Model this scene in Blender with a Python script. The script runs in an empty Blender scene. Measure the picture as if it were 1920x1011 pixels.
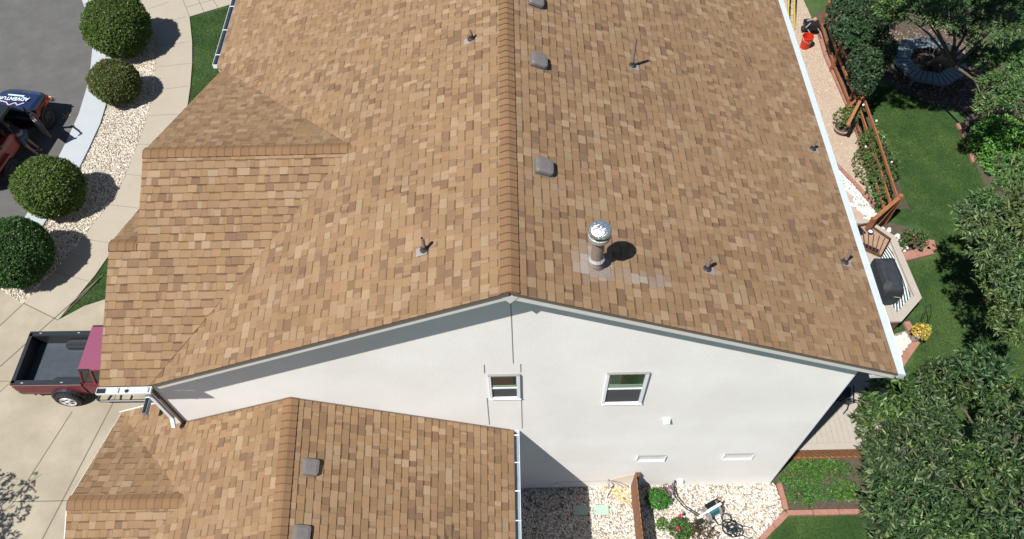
import bpy, bmesh, math, random
import numpy as np
from mathutils import Vector, Matrix
random.seed(7); RNG = np.random.default_rng(7)
S = bpy.context.scene; COL = S.collection
# ---------------------------------------------------------------- camera, sky, sun, exposure
cd = bpy.data.cameras.new('camera'); cam = bpy.data.objects.new('camera', cd); COL.objects.link(cam)
cam.location = (0.1509, -6.5519, 20.2804); cam.rotation_euler = (0.5882, 0.0203, -0.0137)
cd.sensor_width = 36; cd.lens = 36*1451.03/1920; cd.clip_end = 1000; cd.clip_start = .1
S.camera = cam
W = bpy.data.worlds.new('World'); S.world = W; W.use_nodes = True
SUN_FROM = Vector((-.444, -.38, 1)).normalized()
elev = math.asin(SUN_FROM.z); azim = math.atan2(SUN_FROM.x, SUN_FROM.y)
nt = W.node_tree; sky = nt.nodes.new('ShaderNodeTexSky'); sky.sky_type = 'NISHITA'; sky.sun_disc = False
sky.sun_elevation = elev; sky.sun_rotation = azim; sky.altitude = 1600; sky.air_density = 1; sky.dust_density = .6
bg = nt.nodes['Background']; bg.inputs[1].default_value = .058; nt.links.new(sky.outputs[0], bg.inputs[0])
sl = bpy.data.lights.new('sun', 'SUN'); sl.energy = 5.0; sl.angle = math.radians(.53); sl.color = (1, .965, .91)
so = bpy.data.objects.new('sun', sl); COL.objects.link(so); so.rotation_euler = SUN_FROM.to_track_quat('Z', 'Y').to_euler(); so.location = (-10, -10, 40)
S.view_settings.view_transform = 'Standard'; S.view_settings.look = 'None'; S.view_settings.exposure = .92; S.view_settings.gamma = 1
# ---------------------------------------------------------------- helpers
def lin(r, g, b):
    f = lambda c: (c/255/12.92) if c/255 <= .04045 else ((c/255+.055)/1.055)**2.4
    return (f(r), f(g), f(b))
def mat(name, col=(.5,.5,.5), rough=.7, metal=0, noise=0, nscale=8, bump=0, bscale=60, attr=False, spec=.4, coat=0, nscale2=None, trans=0, col2=None, grain=0, gscale=150, k=.66):
    m = bpy.data.materials.new(name); m.use_nodes = True; t = m.node_tree; b = t.nodes['Principled BSDF']; L = t.links.new
    b.inputs['Roughness'].default_value = rough; b.inputs['Metallic'].default_value = metal
    b.inputs['Specular IOR Level'].default_value = spec; b.inputs['Coat Weight'].default_value = coat
    tc = t.nodes.new('ShaderNodeTexCoord')
    if attr:
        a = t.nodes.new('ShaderNodeAttribute'); a.attribute_name = 'Col'; sc_ = t.nodes.new('ShaderNodeVectorMath'); sc_.operation = 'SCALE'; sc_.inputs['Scale'].default_value = k; L(a.outputs['Color'], sc_.inputs[0]); out = sc_.outputs[0]
    else:
        r = t.nodes.new('ShaderNodeRGB'); r.outputs[0].default_value = (*[c*k for c in col], 1); out = r.outputs[0]
    if col2 is not None:
        n = t.nodes.new('ShaderNodeTexNoise'); n.inputs['Scale'].default_value = nscale2 or nscale; n.inputs['Detail'].default_value = 6; L(tc.outputs['Object'], n.inputs['Vector'])
        cr = t.nodes.new('ShaderNodeValToRGB'); cr.color_ramp.elements[0].position = .4; cr.color_ramp.elements[1].position = .62; L(n.outputs[0], cr.inputs[0])
        mx = t.nodes.new('ShaderNodeMix'); mx.data_type = 'RGBA'; L(cr.outputs[0], mx.inputs[0]); L(out, mx.inputs[6]); mx.inputs[7].default_value = (*[c*k for c in col2], 1); out = mx.outputs[2]
    for amt, sc in ((noise, nscale), (grain, gscale)):
        if amt:
            n = t.nodes.new('ShaderNodeTexNoise'); n.inputs['Scale'].default_value = sc; n.inputs['Detail'].default_value = 5; n.inputs['Roughness'].default_value = .65; L(tc.outputs['Object'], n.inputs['Vector'])
            mr = t.nodes.new('ShaderNodeMapRange'); mr.inputs[1].default_value = .25; mr.inputs[2].default_value = .75; mr.inputs[3].default_value = 1-amt; mr.inputs[4].default_value = 1+amt; L(n.outputs[0], mr.inputs[0])
            vm = t.nodes.new('ShaderNodeVectorMath'); vm.operation = 'SCALE'; L(out, vm.inputs[0]); L(mr.outputs[0], vm.inputs['Scale']); out = vm.outputs[0]
    L(out, b.inputs['Base Color'])
    if bump:
        n = t.nodes.new('ShaderNodeTexNoise'); n.inputs['Scale'].default_value = bscale; n.inputs['Detail'].default_value = 4; L(tc.outputs['Object'], n.inputs['Vector'])
        bp = t.nodes.new('ShaderNodeBump'); bp.inputs['Strength'].default_value = 1; bp.inputs['Distance'].default_value = bump; L(n.outputs[0], bp.inputs['Height']); L(bp.outputs[0], b.inputs['Normal'])
    if trans:
        tr = t.nodes.new('ShaderNodeBsdfTranslucent'); L(out, tr.inputs[0]); ms = t.nodes.new('ShaderNodeMixShader'); ms.inputs[0].default_value = trans
        L(b.outputs[0], ms.inputs[1]); L(tr.outputs[0], ms.inputs[2]); L(ms.outputs[0], t.nodes['Material Output'].inputs[0])
    return m
def tagp(o, label=None, cat=None, group=None, kind=None):
    if label: o['label'] = label
    if cat: o['category'] = cat
    if group: o['group'] = group
    if kind: o['kind'] = kind
    return o
def empty(name, loc, label, cat, group=None, rz=0):
    o = bpy.data.objects.new(name, None); COL.objects.link(o); o.location = loc; o.rotation_euler = (0,0,rz); o.empty_display_size = .2
    return tagp(o, label, cat, group)
def link(name, me, m, parent=None, smooth=False):
    if m is not None:
        for mm in (m if isinstance(m, (list, tuple)) else [m]): me.materials.append(mm)
    o = bpy.data.objects.new(name, me); COL.objects.link(o)
    if parent is not None: o.parent = parent
    if smooth: me.polygons.foreach_set('use_smooth', [True]*len(me.polygons))
    return o
class MB:
    def __init__(s): s.v=[]; s.f=[]; s.c=[]; s.cur=(1,1,1); s.m=[]; s.mi=0
    def add(s, vs, fs, col=None):
        b=len(s.v); s.v += [tuple(v) for v in vs]
        for f in fs: s.f.append([b+i for i in f]); s.c.append(col or s.cur); s.m.append(s.mi)
        return s
    def box(s, c, d, rz=0, M=None, taper=1):
        x,y,z=d[0]/2,d[1]/2,d[2]/2; vs=[]
        for k in (-1,1):
            t = taper if k>0 else 1
            vs += [Vector((-x*t,-y*t,k*z)),Vector((x*t,-y*t,k*z)),Vector((x*t,y*t,k*z)),Vector((-x*t,y*t,k*z))]
        R = M if M is not None else Matrix.Rotation(rz,3,'Z'); c=Vector(c)
        return s.add([R@v+c for v in vs], [(3,2,1,0),(4,5,6,7),(0,1,5,4),(1,2,6,5),(2,3,7,6),(3,0,4,7)])
    def box2(s, a, b): return s.box([(a[i]+b[i])/2 for i in range(3)], [abs(b[i]-a[i]) for i in range(3)])
    def beam(s, p, q, w, h, up=(0,0,1)):
        p=Vector(p);q=Vector(q);d=(q-p);l=d.length;d.normalize();u=Vector(up)
        if abs(d.dot(u))>.98: u=Vector((0,1,0))
        sd=d.cross(u).normalized();u2=sd.cross(d)
        return s.box((p+q)/2,(l,w,h),M=Matrix((d,sd,u2)).transposed())
    def tube(s, pts, r, n=8, cap=True):
        pts=[Vector(p) for p in pts]; rr=r if isinstance(r,(list,tuple)) else [r]*len(pts); vs=[];fs=[]; ref=None
        for i,p in enumerate(pts):
            d=(pts[min(i+1,len(pts)-1)]-pts[max(i-1,0)])
            d = d.normalized() if d.length>1e-9 else Vector((0,0,1))
            if ref is None: ref=d.orthogonal().normalized()
            a=(ref-d*ref.dot(d)); a = a.normalized() if a.length>1e-6 else d.orthogonal().normalized(); ref=a; b=d.cross(a)
            for k in range(n):
                t=2*math.pi*k/n; vs.append(p+(a*math.cos(t)+b*math.sin(t))*rr[i])
        for i in range(len(pts)-1):
            for k in range(n): fs.append((i*n+k,i*n+(k+1)%n,(i+1)*n+(k+1)%n,(i+1)*n+k))
        if cap: fs.append(tuple(range(n))[::-1]); fs.append(tuple((len(pts)-1)*n+k for k in range(n)))
        return s.add(vs,fs)
    def lathe(s, prof, c=(0,0,0), n=24, M=None, jit=0):
        vs=[];fs=[];c=Vector(c)
        for (r,z) in prof:
            for k in range(n):
                t=2*math.pi*k/n; j=1+random.uniform(-jit,jit); v=Vector((r*math.cos(t)*j,r*math.sin(t)*j,z+random.uniform(-jit,jit)*.3)); v = M@v if M is not None else v; vs.append(v+c)
        for i in range(len(prof)-1):
            for k in range(n): fs.append((i*n+k,i*n+(k+1)%n,(i+1)*n+(k+1)%n,(i+1)*n+k))
        fs.append(tuple(range(n))[::-1]); fs.append(tuple((len(prof)-1)*n+k for k in range(n)))
        return s.add(vs,fs)
    def prism(s, poly, z0, z1):
        n=len(poly); a=sum(poly[i][0]*poly[(i+1)%n][1]-poly[(i+1)%n][0]*poly[i][1] for i in range(n))
        if a<0: poly=poly[::-1]
        vs=[(x,y,z0) for x,y in poly]+[(x,y,z1) for x,y in poly]
        return s.add(vs,[tuple(range(n))[::-1],tuple(range(n,2*n))]+[(i,(i+1)%n,n+(i+1)%n,n+i) for i in range(n)])
    def build(s, name, m, parent=None, smooth=False, bevel=0, seg=2, loc=None):
        me=bpy.data.meshes.new(name); me.from_pydata(s.v,[],s.f)
        if any(c!=(1,1,1) for c in s.c):
            a=me.attributes.new('Col','FLOAT_COLOR','FACE'); a.data.foreach_set('color',np.array([(*c,1) for c in s.c],dtype=np.float32).ravel())
        me.polygons.foreach_set('material_index', s.m)
        o=link(name,me,m,parent,smooth)
        if bevel:
            bm=bmesh.new(); bm.from_mesh(me); bmesh.ops.remove_doubles(bm,verts=bm.verts,dist=1e-5)
            bmesh.ops.bevel(bm,geom=[e for e in bm.edges if e.is_manifold and e.calc_face_angle(0)>.35],offset=bevel,segments=seg,affect='EDGES',clamp_overlap=True); bm.to_mesh(me); bm.free()
        return o
def npmesh(name, V, F, C, m, parent=None, smooth=False):
    me=bpy.data.meshes.new(name); k=F.shape[1]
    me.vertices.add(len(V)); me.vertices.foreach_set('co',V.astype(np.float32).ravel())
    me.loops.add(F.size); me.loops.foreach_set('vertex_index',F.astype(np.int32).ravel())
    me.polygons.add(len(F)); me.polygons.foreach_set('loop_start',np.arange(0,F.size,k,dtype=np.int32)); me.polygons.foreach_set('loop_total',np.full(len(F),k,dtype=np.int32))
    a=me.attributes.new('Col','FLOAT_COLOR','FACE'); a.data.foreach_set('color',np.hstack([C,np.ones((len(C),1))]).astype(np.float32).ravel())
    me.update(calc_edges=True)
    return link(name,me,m,parent,smooth)
def flat(name, poly, z, m, kind='structure', thick=.3):
    o = MB().prism(poly, z-thick, z).build(name, m); return tagp(o, kind=kind)
# ---------------------------------------------------------------- materials
M = {}
M['shingle']=mat('shingle',attr=True,rough=.95,grain=.20,gscale=75,noise=.09,nscale=.7,bump=.002,bscale=200,spec=.15)
M['stucco']=mat('stucco',(.67,.65,.625),k=1,col2=(.635,.61,.58),nscale2=.5,rough=.95,noise=.045,nscale=.8,bump=.006,bscale=38,grain=.03,gscale=60,spec=.1)
M['groove']=mat('groove',(.27,.26,.25),rough=.9)
M['groove_light']=mat('groove_light',(.60,.58,.56),k=1,rough=.9)
M['trim']=mat('trim',(.72,.69,.65),rough=.6,noise=.06,nscale=3)
M['drip']=mat('drip',(.15,.115,.085),rough=.8)
M['white']=mat('white_paint',(.58,.61,.64),k=1,rough=.35,noise=.04,nscale=4)
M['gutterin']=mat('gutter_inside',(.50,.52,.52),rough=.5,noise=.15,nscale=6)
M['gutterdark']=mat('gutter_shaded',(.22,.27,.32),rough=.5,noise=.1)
M['glass']=mat('glass',(.03,.05,.04),rough=.05,spec=.8)
M['screen']=mat('screen',(.07,.07,.075),rough=.8)
M['greencurtain']=mat('greencurtain',(.30,.44,.30),rough=.5)
M['brownblind']=mat('brown_inside',(.075,.045,.025),rough=.7)
M['vent']=mat('vent',(.17,.155,.15),rough=.55,noise=.08,nscale=12,bump=.002,bscale=30)
M['ventdark']=mat('vent_under',(.02,.02,.02),rough=.9)
M['pipe']=mat('pipe',(.27,.20,.165),rough=.6,noise=.12,nscale=20)
M['rubber']=mat('rubber',(.028,.03,.034),rough=.7)
M['flash']=mat('flashing',(.30,.255,.24),rough=.6,noise=.15,nscale=14)
M['alu']=mat('aluminium',(.72,.74,.76),rough=.34,metal=1,bump=.03,bscale=26,k=1)
M['alubright']=mat('alu_tape',(.5,.5,.48),rough=.4,metal=.4,bump=.006,bscale=60)
M['asphalt']=mat('asphalt',(.105,.104,.10),rough=.95,noise=.2,nscale=1.3,grain=.26,gscale=90,bump=.004,bscale=120)
M['kerb']=mat('kerb',(.40,.435,.465),rough=.9,noise=.05,nscale=2,grain=.05,gscale=70)
M['concrete']=mat('concrete',(.365,.32,.245),rough=.95,noise=.12,nscale=1.6,grain=.08,gscale=50,bump=.002,bscale=150,col2=(.315,.275,.205),nscale2=.6)
M['concrete2']=mat('walk_concrete',(.375,.33,.265),rough=.95,noise=.06,nscale=1.2,grain=.05,gscale=80)
M['joint']=mat('joint',(.15,.13,.105),rough=.95)
M['jointl']=mat('joint_light',(.24,.21,.17),rough=.95)
M['earth']=mat('earth',(.085,.068,.048),rough=1,noise=.35,nscale=9,grain=.3,gscale=60,bump=.03,bscale=25)
M['lawn']=mat('lawn',(.030,.078,.014),rough=.9,noise=.3,nscale=2.2,grain=.5,gscale=40,bump=.03,bscale=60,col2=(.062,.112,.024),nscale2=.9)
M['blade']=mat('grass_blade',k=.56,attr=True,rough=.6,trans=.3,spec=.25)
M['stone']=mat('stone',attr=True,k=.82,rough=.9,noise=.12,nscale=60)
M['stonebed']=mat('stone_bed',(.25,.21,.17),rough=1,noise=.4,nscale=30,grain=.4,gscale=50,bump=.03,bscale=30)
M['pea']=mat('pea_gravel',(.42,.33,.25),rough=1,noise=.12,nscale=2,grain=.5,gscale=38,bump=.03,bscale=45)
M['leaf']=mat('leaf',attr=True,rough=.5,trans=.25,spec=.3,k=.98)
M['bark']=mat('bark',(.12,.095,.07),rough=.95,noise=.3,nscale=14,bump=.03,bscale=18)
M['cedar']=mat('cedar',(.30,.115,.045),rough=.75,noise=.28,nscale=7,grain=.12,gscale=60)
M['cedardark']=mat('cedar_dark',(.13,.05,.025),rough=.8,noise=.3,nscale=7)
M['brick']=mat('edging',(.34,.165,.125),rough=.9,noise=.2,nscale=8,grain=.12,gscale=50)
M['deck']=mat('deck_board',(.40,.36,.31),rough=.7,noise=.06,nscale=5)
M['deckgap']=mat('deck_gap',(.20,.175,.15),rough=.9)
M['black']=mat('black_plastic',(.012,.013,.015),rough=.45,noise=.2,nscale=6)
M['cloth']=mat('black_cover',(.022,.026,.033),rough=.75,noise=.15,nscale=5,bump=.02,bscale=6)
M['maroon']=mat('maroon',(.13,.010,.022),rough=.4,coat=.2,noise=.05)
M['roofpink']=mat('maroon_roof',(.235,.065,.115),rough=.4,coat=.2,noise=.04)
M['liner']=mat('liner',(.018,.022,.028),rough=.42,noise=.15,nscale=8)
M['chrome']=mat('chrome',(.8,.8,.82),k=1,rough=.15,metal=1)
M['tyre']=mat('tyre',(.018,.018,.019),rough=.85,bump=.004,bscale=70)
M['carglass']=mat('car_glass',(.01,.014,.013),rough=.05,spec=.9)
M['red']=mat('red_paint',(.36,.045,.022),rough=.35,coat=.6)
M['blue']=mat('blue_vinyl',(.012,.028,.085),rough=.35,coat=.3,noise=.1,nscale=3)
M['decal']=mat('decal',(.65,.75,.80),rough=.5)
M['decalpink']=mat('decal_pink',(.62,.50,.58),rough=.5)
M['taill']=mat('tail_light',(.35,.01,.01),rough=.2)
M['amber']=mat('amber',(.8,.35,.25),rough=.3)
M['skin']=mat('skin',(.36,.19,.125),rough=.55)
M['tshirt']=mat('tshirt',(.02,.022,.027),rough=.9,noise=.2,nscale=9)
M['jeans']=mat('jeans',(.055,.10,.15),rough=.9,noise=.2,nscale=14)
M['shoe']=mat('shoe',(.03,.03,.035),rough=.7)
M['sole']=mat('sole',(.6,.62,.64),rough=.7)
M['hair']=mat('hair',(.02,.014,.01),rough=.8)
M['bucket']=mat('bucket',(.62,.035,.012),rough=.4)
M['yellow']=mat('yellow',(.62,.48,.06),rough=.5)
M['utility']=mat('utility',(.38,.52,.43),rough=.6,noise=.08,nscale=6)
M['hose']=mat('hose',(.006,.022,.032),rough=.4)
M['teal']=mat('teal_hose',(.01,.12,.15),rough=.4)
M['greyplastic']=mat('grey_plastic',(.33,.32,.31),rough=.5,noise=.05)
M['terracotta']=mat('terracotta',(.36,.27,.22),rough=.8,noise=.1)
M['bench']=mat('bench',(.15,.185,.20),rough=.7,noise=.25,nscale=7)  # grey darkened to stand in for tree shade that falls short here
M['rugw']=mat('rug_white',(.62,.68,.66),rough=.9)
M['rugd']=mat('rug_dark',(.015,.035,.05),rough=.9)
M['flag']=mat('flagstone',(.44,.32,.26),rough=.9,noise=.12,nscale=4)
M['wood']=mat('fence_wood',(.255,.115,.055),rough=.8,noise=.16,nscale=6,grain=.1,gscale=80)
M['stain']=mat('stained_stucco',(.58,.52,.44),k=1,rough=.95,noise=.08,nscale=5)
# ================================================================ GROUND
EPS=.004
flat('ground',[(-150,-150),(150,-150),(150,150),(-150,150)],0,M['lawn'])
kin=[(-18.3,21.9),(-17.42,20.23),(-16.94,19.28),(-16.53,18.14),(-16.25,16.89),(-16.05,15.7),(-15.94,14.3),(-15.97,13.09),(-16.05,11.83),(-16.19,10.5),(-16.35,9.3),(-16.6,8.3),(-16.95,6.8),(-17.5,4.5)]
kout=[(-17.4,22.1),(-16.55,20.0),(-15.95,18.27),(-15.58,17.48),(-15.25,16.11),(-15.05,14.96),(-14.98,13.72),(-15.04,12.55),(-15.12,11.55),(-15.3,10.48),(-15.6,9.0),(-15.9,8.0),(-16.2,6.66),(-16.8,4.5)]
win=[(-16.6,22.6),(-15.4,20.91),(-14.74,19.86),(-14.16,18.2),(-13.75,16.95),(-13.52,15.76),(-13.38,14.62),(-13.36,13.4),(-13.4,11.99),(-13.45,10.89),(-13.65,9.96),(-14.0,8.96),(-14.3,8.11),(-14.68,7.28),(-15.25,6.11)]
wout=[(-14.5,22.4),(-13.58,20.84),(-13.04,19.69),(-12.6,18.14),(-12.33,16.9),(-12.12,15.6),(-12.0,14.6),(-12.0,13.2),(-12.1,11.9),(-12.3,10.6),(-12.55,9.7),(-12.9,8.4),(-13.3,7.1),(-13.97,5.47)]
flat('street',[(-60,26),(-19.5,25)]+kin+[(-18.5,1),(-20,-8),(-60,-20)],EPS*1,M['asphalt'],thick=.05)
def ribbon(a,b): return a+b[::-1]
flat('kerb',ribbon([(p[0]-.02,p[1]) for p in kin[:-1]],[( (k[0]*.62+o[0]*.38),(k[1]*.62+o[1]*.38)) for k,o in zip(kin[:-1],kout[:-1])]),.05,M['kerb'],thick=.1)
flat('kerb',ribbon([((k[0]*.62+o[0]*.38),(k[1]*.62+o[1]*.38)) for k,o in zip(kin[:-1],kout[:-1])],kout[:-1]),.11,M['kerb'],thick=.2)
gravel_left=ribbon(kout[:-1],win)
flat('gravel_bed',gravel_left,.03,M['stonebed'],thick=.1)
flat('sidewalk',ribbon(win,wout),.045,M['concrete2'],thick=.1)
flat('driveway',[(-16.2,6.66),(-15.25,6.11),(-13.97,5.47),(-13.29,5.96),(-12.4,6.3),(-10.5,6.6),(-7.2,6.6),(-7.2,0),(-8.6,0),(-8.6,-12),(-20,-12),(-18.4,.9),(-17.4,4.5),(-16.62,6.0)],.05,M['concrete'],thick=.1)
flat('path',[(-14.5,22.4),(-13.58,20.84),(-13.04,19.69),(-11.7,20.3),(-9.5,21.4),(-9.5,26),(-13,26)],.041,M['concrete2'],thick=.1)
j=MB()
def jl(a,b,w=.025,z=.0505): j.beam((a[0],a[1],z),(b[0],b[1],z),w,.008)
def jc(a,b): j.add([],[]); jl(a,b)
for a,b,w in [((-18,1.5),(-15.24,6.07),.03),((-16.5,2.0),(-13.1,7.0),.035),((-15.25,6.11),(-13.97,5.47),.025),((-13.97,5.47),(-13.04,7.1),.02),((-15.06,3.45),(-13.9,3.4),.02),((-16.5,.8),(-14.92,3.08),.02),((-14.92,3.08),(-13.9,4.6),.02),((-13.39,-.1),(-12.0,-.1),.025),((-12.0,-.1),(-8.8,-.05),.025),((-13.39,-.1),(-12.61,2.45),.025),((-13.39,-.1),(-15.8,.55),.025),((-13.39,-.1),(-14.6,-1.9),.025),((-11.52,2.64),(-12.4,-1.5),.03),((-11.52,2.64),(-11.2,6.4),.025)]:
    jl(a,b,w)
tagp(j.build('driveway_joint',M['joint']),kind='structure')
j=MB()
for a,b in [((-14.84,20.27),(-14.1,20.68)),((-14.37,19.24),(-13.17,19.69)),((-13.99,17.94),(-12.66,18.15)),((-13.76,16.71),(-12.31,16.9)),((-13.52,15.42),(-12.15,15.62)),((-13.4,14.1),(-12.1,14.15)),((-13.4,12.7),(-12.1,12.6)),((-13.45,11.3),(-12.25,11.1)),((-13.74,9.97),(-12.57,9.77)),((-14.2,8.57),(-12.95,8.3)),((-14.72,7.29),(-13.35,6.84))]: jl(a,b,.018,.0455)
tagp(j.build('sidewalk_joint',M['jointl']),kind='structure')
j=MB()
for a,b in [((-13.58,20.84),(-13.04,19.69)),((-12.97,20.9),(-12.5,19.94)),((-12.5,21.1),(-11.97,20.2)),((-13.3,20.3),(-11.5,21.1)),((-13.04,19.69),(-11.5,20.4))]: jl(a,b,.018,.0415)
tagp(j.build('path_joint',M['joint']),kind='structure')
# yellow paint mark on the street
MB().beam((-16.6,14.35,.006),(-16.35,14.15,.006),.05,.004).beam((-16.55,14.1,.006),(-16.3,14.3,.006),.05,.004).beam((-16.42,14.45,.006),(-16.4,14.1,.006),.04,.004).build('street_marking',mat('paint_mark',(.42,.36,.12),rough=.9,noise=.5,nscale=30))['kind']='structure'
# right yard
pea=[(6.7,20),(11.9,20),(12.04,17.68),(12.0,16.0),(12.05,14.5),(12.14,13.0),(12.1,11.8),(12.0,10.7),(11.95,9.42),(11.82,9.05),(11.42,10.15),(11.03,10.97),(10.6,12.0),(6.7,12.0)]
flat('gravel_path',pea,.02,M['pea'],thick=.05)
rock_white=[(9.5,12.2),(10.6,12.0),(11.03,10.97),(11.42,10.15),(11.82,9.05),(11.9,8.6),(11.3,8.0),(9.5,7.6)]
flat('gravel_path',rock_white,.016,M['stonebed'],thick=.05)
MB().prism([(9.8,10.8),(10.9,10.2),(11.28,9.55),(11.22,9.3),(10.2,9.4)],0,.05).build('stepping_stone',M['flag'],bevel=.01)
tagp(bpy.data.objects['stepping_stone'],'flat tan stepping stone between white rocks near the gutter, farther from the deck','stepping stone','stepping stones beside the deck')
o=MB().prism([(10.0,9.1),(11.18,9.15),(11.45,8.75),(11.05,8.25),(10.2,8.2)],0,.05).build('stepping_stone',M['flag'],bevel=.01)
tagp(o,'flat tan stepping stone among white rocks right against the deck border','stepping stone','stepping stones beside the deck')
gravel_south=[(-.35,0),(6.75,0),(6.85,-.72),(6.11,-1.42),(5.0,-2.5),(4.4,-3.2),(-.35,-3.2)]
flat('gravel_bed',gravel_south,.012,M['stonebed'],thick=.05)
flat('soil_bed',[(6.64,.7),(9.4,.7),(9.4,-.76),(6.9,-.76),(6.8,0)],.016,M['earth'],thick=.05)
flat('soil_bed',[(10.9,4.3),(11.58,4.5),(11.62,4.13),(11.16,3.6),(10.7,3.7)],.013,M['stonebed'],thick=.03)
flat('soil_bed',[(11.9,8.6),(12.9,8.2),(13.2,7.5),(12.2,7.1),(11.5,7.6)],.013,M['earth'],thick=.03)
flat('soil_bed',[(15.75,9.4),(15.9,12.3),(16.2,13.2),(18.2,13.2),(18.6,8.5)],.014,M['earth'],thick=.03)
flat('soil_bed',[(13.9,14.9),(14.9,13.9),(16.5,13.1),(18.5,13.25),(18.5,19),(13.5,19)],.018,M['earth'],thick=.03)
flat('soil_bed',[(12.15,9),(13.0,9),(12.9,12.6),(13.2,19),(12.15,19)],.011,M['earth'],thick=.03)
def edging(pts,label,w=.14,h=.11):
    m=MB()
    for i in range(len(pts)-1):
        a=Vector(pts[i]);b=Vector(pts[i+1]);L=(b-a).length;n=max(1,round(L/.62));
        for k in range(n):
            p=a.lerp(b,(k+.01)/n);q=a.lerp(b,(k+.99)/n); m.beam((p.x,p.y,h/2),(q.x,q.y,h/2),w+random.uniform(-.008,.008),h)
    o=m.build('garden_edging',M['brick'],bevel=.012); return tagp(o,label,'edging')
edging([(12.05,17.9),(11.99,16.4),(12.08,15.0),(12.16,13.7),(12.16,12.2),(12.05,10.9)],'pinkish concrete edging strip running under the brown rail fence')
edging([(10.9,11.25),(11.46,10.12),(11.86,9.1)],'pinkish edging strip dividing pea gravel from white rocks')
edging([(6.86,-.02),(6.9,-.72)],'short pinkish edging strip beside the house corner and weedy bed')
edging([(4.2,-3.4),(6.11,-1.45),(6.9,-.8),(8.9,-.8)],'pinkish edging strip bending around the lawn by the white rocks')
edging([(11.6,4.75),(11.72,4.1),(11.2,3.55),(10.9,3.2)],'pinkish edging strip below the deck corner with white rocks',w=.2)
edging([(12.1,7.05),(13.15,7.3),(13.2,7.7)],'pinkish edging corner beside the deck cap and rose bed',w=.3)
edging([(15.75,12.7),(15.85,11.9),(15.68,10.9)],'tan edging strip beside the low leafy shrub at the lawn rim',w=.11)
def polyin(P,x,y):
    P=np.array(P); inside=np.zeros(len(x),bool); n=len(P)
    for i in range(n):
        x1,y1=P[i];x2,y2=P[(i+1)%n]
        if y1==y2: continue
        c=((y1>y)!=(y2>y))&(x<(x2-x1)*(y-y1)/(y2-y1)+x1); inside^=c
    return inside
def scatter(P,n):
    P=np.array(P); lo=P.min(0);hi=P.max(0); x=RNG.uniform(lo[0],hi[0],n);y=RNG.uniform(lo[1],hi[1],n); k=polyin(P,x,y); return x[k],y[k]
def stones(name,P,density,smin,smax,pal,z=.02,holes=()):
    A=np.array(P);n=int(density*np.prod(A.max(0)-A.min(0))); x,y=scatter(P,n)
    for h_ in holes: kk=~polyin(h_,x,y); x,y=x[kk],y[kk]
    n=len(x)
    base=np.array([[1,0,0],[0,1,0],[-1,0,0],[0,-1,0],[0,0,.62],[.55,.55,.4],[-.55,.55,.4],[-.55,-.55,.4],[.55,-.55,.4]])
    F=np.array([[0,5,8],[0,1,5],[1,6,5],[1,2,6],[2,7,6],[2,3,7],[3,8,7],[3,0,8],[4,8,5],[4,5,6],[4,6,7],[4,7,8]])
    s=RNG.uniform(smin,smax,n); ax=RNG.uniform(.6,1.1,(n,1)); a=RNG.uniform(0,6.28,n)
    V=base[None]*RNG.uniform(.75,1.2,(n,9,3)); V=V*s[:,None,None]; V[:,:,1]*=ax
    tx=RNG.uniform(-.5,.5,n)[:,None]; V[:,:,2]+=tx*V[:,:,0]
    c,sn=np.cos(a)[:,None],np.sin(a)[:,None]; X=V[:,:,0]*c-V[:,:,1]*sn; Y=V[:,:,0]*sn+V[:,:,1]*c
    V=np.stack([X+x[:,None],Y+y[:,None],V[:,:,2]+z+RNG.uniform(-.004,.012,n)[:,None]],-1).reshape(-1,3)
    FF=(F[None]+np.arange(n)[:,None,None]*9).reshape(-1,3)
    pal=np.array(pal); C=pal[RNG.integers(0,len(pal),n)]*RNG.uniform(.75,1.15,(n,1)); C=np.repeat(C,12,0)
    return tagp(npmesh(name,V,FF,C,M['stone']),kind='stuff')
PALW=[(.62,.55,.46),(.68,.62,.54),(.50,.42,.32),(.60,.57,.52),(.42,.33,.25),(.70,.66,.60),(.36,.33,.30)]
stones('river_rock',gravel_left,900,.02,.042,[(.50,.43,.33),(.56,.50,.40),(.40,.33,.25),(.30,.27,.23),(.48,.46,.42),(.60,.55,.45)],.035)
stones('river_rock',gravel_south,1150,.018,.04,PALW,.02)
stones('white_rock',rock_white,700,.025,.055,[(.58,.58,.56),(.50,.50,.49),(.64,.63,.61)],.02,holes=([(9.8,10.8),(10.9,10.2),(11.28,9.55),(11.22,9.3),(10.2,9.4)],[(10.0,9.1),(11.18,9.15),(11.45,8.75),(11.05,8.25),(10.2,8.2)]))
stones('pea_gravel',[p for p in pea if True],1500,.007,.014,[(.58,.45,.35),(.5,.4,.32),(.45,.36,.27),(.62,.50,.40)],.02)
stones('white_rock',[(10.9,4.2),(11.5,4.4),(11.55,4.1),(11.1,3.65),(10.8,3.7)],900,.03,.06,[(.75,.72,.64),(.6,.55,.45)],.02)
stones('white_rock',[(11.6,7.5),(12.5,7.25),(12.4,7.9),(11.9,8.3)],120,.05,.11,[(.7,.66,.6),(.6,.55,.5)],.02)
stones('rusty_rock',[(2.0,-.02),(2.95,-.02),(2.92,-.55),(2.5,-.28)],700,.02,.04,[(.5,.30,.10),(.55,.40,.2),(.62,.52,.36)],.03)
stones('bark_mulch',[(13.9,14.9),(14.9,13.9),(16.5,13.1),(18.0,13.25),(18.0,18),(13.8,18)],160,.02,.06,[(.06,.035,.025),(.09,.055,.04),(.2,.16,.13)],.02)  # mulch tones darkened as well, in place of tree shade
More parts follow.
